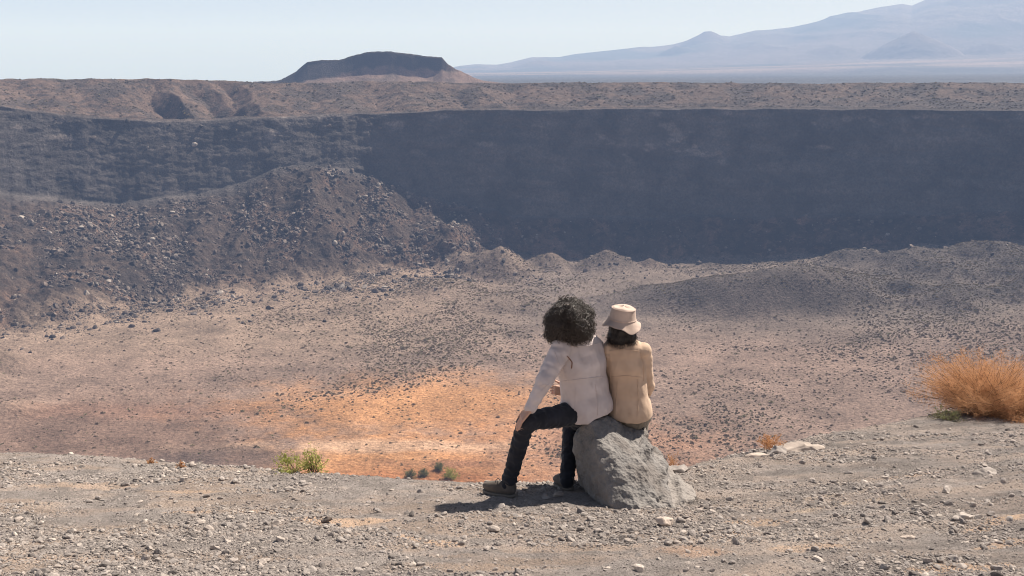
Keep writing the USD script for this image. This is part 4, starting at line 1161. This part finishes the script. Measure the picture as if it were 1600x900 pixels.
bush('orange_bush', 'large rounded orange dry bush at the right edge of the slope', 'bush', ground(1543, 650, 12.95), 2.5, 0.93, 520, 15000, 60000, M_STEM, M_TWIG, M_TWIG, 5, leaf=0.008, w=(0.006, 0.0022), twig_len=(0.05, 0.15), stem_len=(0.4, 0.82), messy=2.6, flat=0.5, fuzz=0.035, low=2.2)
bush('small_bush', 'low grey-green weed at the foot of the orange bush', 'bush', ground(1478, 657, yq(1478, 657)), 0.5, 0.16, 40, 260, 500, M_STEM, M_GREY, M_GREY, 6, w=(0.004, 0.003))
p = at(492, 744, 8.9)
bush('green_bush', 'feathery yellow-green bush growing just beyond the rim edge', 'bush', [p[0], p[1], near_z(p[:1], p[1:2])[0]], 0.34, 0.30, 20, 130, 420, M_STEM, M_GREEN, M_GREEN, 7, leaf=0.012, w=(0.006, 0.003))
p = at(462, 744, 8.9)
bush('green_bush', 'low yellow-green clump beside the taller feathery green bush', 'bush', [p[0], p[1], near_z(p[:1], p[1:2])[0]], 0.46, 0.22, 26, 200, 700, M_STEM, M_GREEN, M_GREEN, 8, leaf=0.011, w=(0.005, 0.003))
bush('dry_tuft', 'small orange dry tuft behind the pale rock outcrop', 'bush', ground(1206, 702, 10.15), 0.34, 0.2, 40, 260, 300, M_DRY, M_TWIG, M_DRY, 9, w=(0.004, 0.003))
bush('dry_tuft', 'tiny pale dry twigs behind the small stone right of the big boulder', 'bush', ground(1052, 736, 9.15), 0.16, 0.2, 16, 60, 60, M_DRY, M_DRY, M_DRY, 10, w=(0.004, 0.003))
bush('dry_tuft', 'rust-coloured dry tuft on the left rim edge', 'bush', ground(236, 724, 9.3), 0.09, 0.05, 16, 80, 90, M_DRY, M_DRY, M_DRY, 11, w=(0.004, 0.003))
bush('dry_tuft', 'thin orange dry stalks on the rim just left of the green bush', 'bush', ground(282, 728, 9.1), 0.10, 0.06, 14, 60, 50, M_DRY, M_DRY, M_DRY, 12, w=(0.004, 0.003))
# four round shrubs standing on the orange ground at the bottom of the crater
for (px, py, wpx, hpx, m, lab) in [(641, 746, 24, 17, M_GREY, 'leftmost of the four round shrubs on the orange crater floor'), (661, 743, 22, 14, M_GREY, 'dark low shrub second from left of the four on the orange floor'),
                                   (687, 733, 24, 17, M_GREY, 'highest standing grey-green shrub of the four on the orange floor'), (704, 747, 30, 21, M_GREEN, 'largest and greenest of the four round shrubs on the orange floor')]:
    a, b = ab(px, py)
    row = np.abs(ca - a).argmin()
    k = np.argmin(np.abs(CZ2[:400, row] / CY2[:400, row] - b))
    Y = CY2[k, row]
    s_ = Y * 1.04 / FPX
    bush('round_shrub', lab, 'shrub', [a * Y, Y, CZ2[k, row] + EZ - 0.2], wpx * s_, hpx * s_, 50, 500, 1500, M_STEM, m, m, px, leaf=0.34, w=(0.10, 0.07))

# ------------------------------------------------------------------ stones that stand out on the slope
def big_stone(px, py, Y, size, stretch, seed, label, mat=MAT_STONE, rot=0.0, sink=0.25, name='stone', cat='stone'):
    m = pebble(seed, 3, 0.75, 0.55)
    v = m.vertices * stretch * size
    v += m.vertex_normals * (size * 0.22 * (fbm(v / size * 3.1, 3, seed) - 0.5))[:, None]
    c, s_ = math.cos(rot), math.sin(rot)
    v = v @ np.array([[c, s_, 0], [-s_, c, 0], [0, 0, 1]])
    g = ground(px, py, Y)
    t_ = thing(name, label, cat, [g[0], g[1], g[2] + v[:, 2].max() * (1 - sink) * 0.6])
    child(t_, 'body', trimesh.Trimesh(v, m.faces, process=False), mat, smooth=35)


MAT_PALE = varied('pale_stone', [(0, (0.33, 0.28, 0.245)), (1, (0.42, 0.35, 0.30))])
MAT_GREYST = varied('mid_stone', [(0, (0.24, 0.215, 0.2)), (1, (0.30, 0.265, 0.24))])
big_stone(1062, 736, yq(1062, 737), 0.085, (1.0, 0.9, 1.2), 201, 'squarish grey stone just right of the big boulder', MAT_GREYST, 0.3, 0.1)
big_stone(1216, 706, yq(1216, 707), 0.115, (1.0, 0.9, 0.8), 202, 'shaded blocky stone at the pale outcrop on the rim edge', MAT_GREYST, 0.5)
big_stone(1240, 702, yq(1240, 703), 0.22, (1.5, 0.6, 0.45), 203, 'pale flat rock outcrop on the right rim edge', MAT_PALE, 0.25, 0.4)
big_stone(1180, 713, yq(1180, 713), 0.10, (1.5, 0.6, 0.4), 210, 'thin pale ledge of rock leading up to the outcrop', MAT_PALE, 0.2, 0.4)
big_stone(1039, 818, yq(1039, 820), 0.075, (1.0, 0.8, 1.0), 204, 'pale rounded stone in front of the big boulder', MAT_PALE, 0.3)
big_stone(1502, 808, yq(1502, 812), 0.085, (1.1, 0.8, 0.8), 205, 'wedge-shaped grey stone on the lower right slope', MAT_GREYST, 0.6)
big_stone(1542, 737, yq(1542, 740), 0.12, (1.0, 0.9, 0.6), 206, 'dull brown stone half buried on the upper right slope', MAT_GREYST, 0.1, 0.5)
big_stone(1420, 840, yq(1420, 842), 0.045, (1.3, 0.8, 0.6), 207, 'small pale oblong stone low on the right slope', MAT_PALE, 0.1)
big_stone(511, 816, yq(511, 817), 0.04, (1, 0.9, 1.0), 208, 'dark stone on the sandy patch at left', varied('dark_stone', [(0, (0.08, 0.065, 0.06)), (1, (0.11, 0.09, 0.08))]), 0.2)
big_stone(1012, 789, yq(1012, 797), 0.045, (1.3, 0.8, 0.5), 209, 'flat brownish stone close before the boulder', MAT_GREYST, 0.0)
big_stone(870, 772, yq(870, 775), 0.05, (1.2, 0.9, 0.7), 211, 'pale chipped stone between the shoes and the boulder', MAT_PALE, 0.4)
big_stone(852, 776, yq(852, 778), 0.035, (1.1, 0.9, 0.8), 212, 'small dark stone in the shadow between the shoes', MAT_GREYST, 0.4)
big_stone(1480, 770, yq(1480, 771), 0.06, (1.2, 0.9, 0.7), 213, 'bluish stone in the right cluster of stones', MAT_GREYST, 0.9)
big_stone(452, 765, yq(452, 767), 0.045, (1.2, 0.9, 0.7), 214, 'dark lump of stone near the left rim edge', MAT_GREYST, 0.2)
# ------------------------------------------------------------------ the air
hz = usdkit.material(stage, '/World/Looks/haze', {'v': ('principled_volume', {'color': (0.355, 0.54, 1.0), 'absorption_color': (0.68, 0.68, 0.68), 'density': HAZE, 'anisotropy': 0.0})}, volume='v.volume')
hb = trimesh.creation.box(bounds=[[-32000, -1500, -300], [32000, 36000, 1500]])
tag(child(None, 'haze', (hb.vertices, hb.faces), hz), 'pale dusty desert haze', kind='stuff')
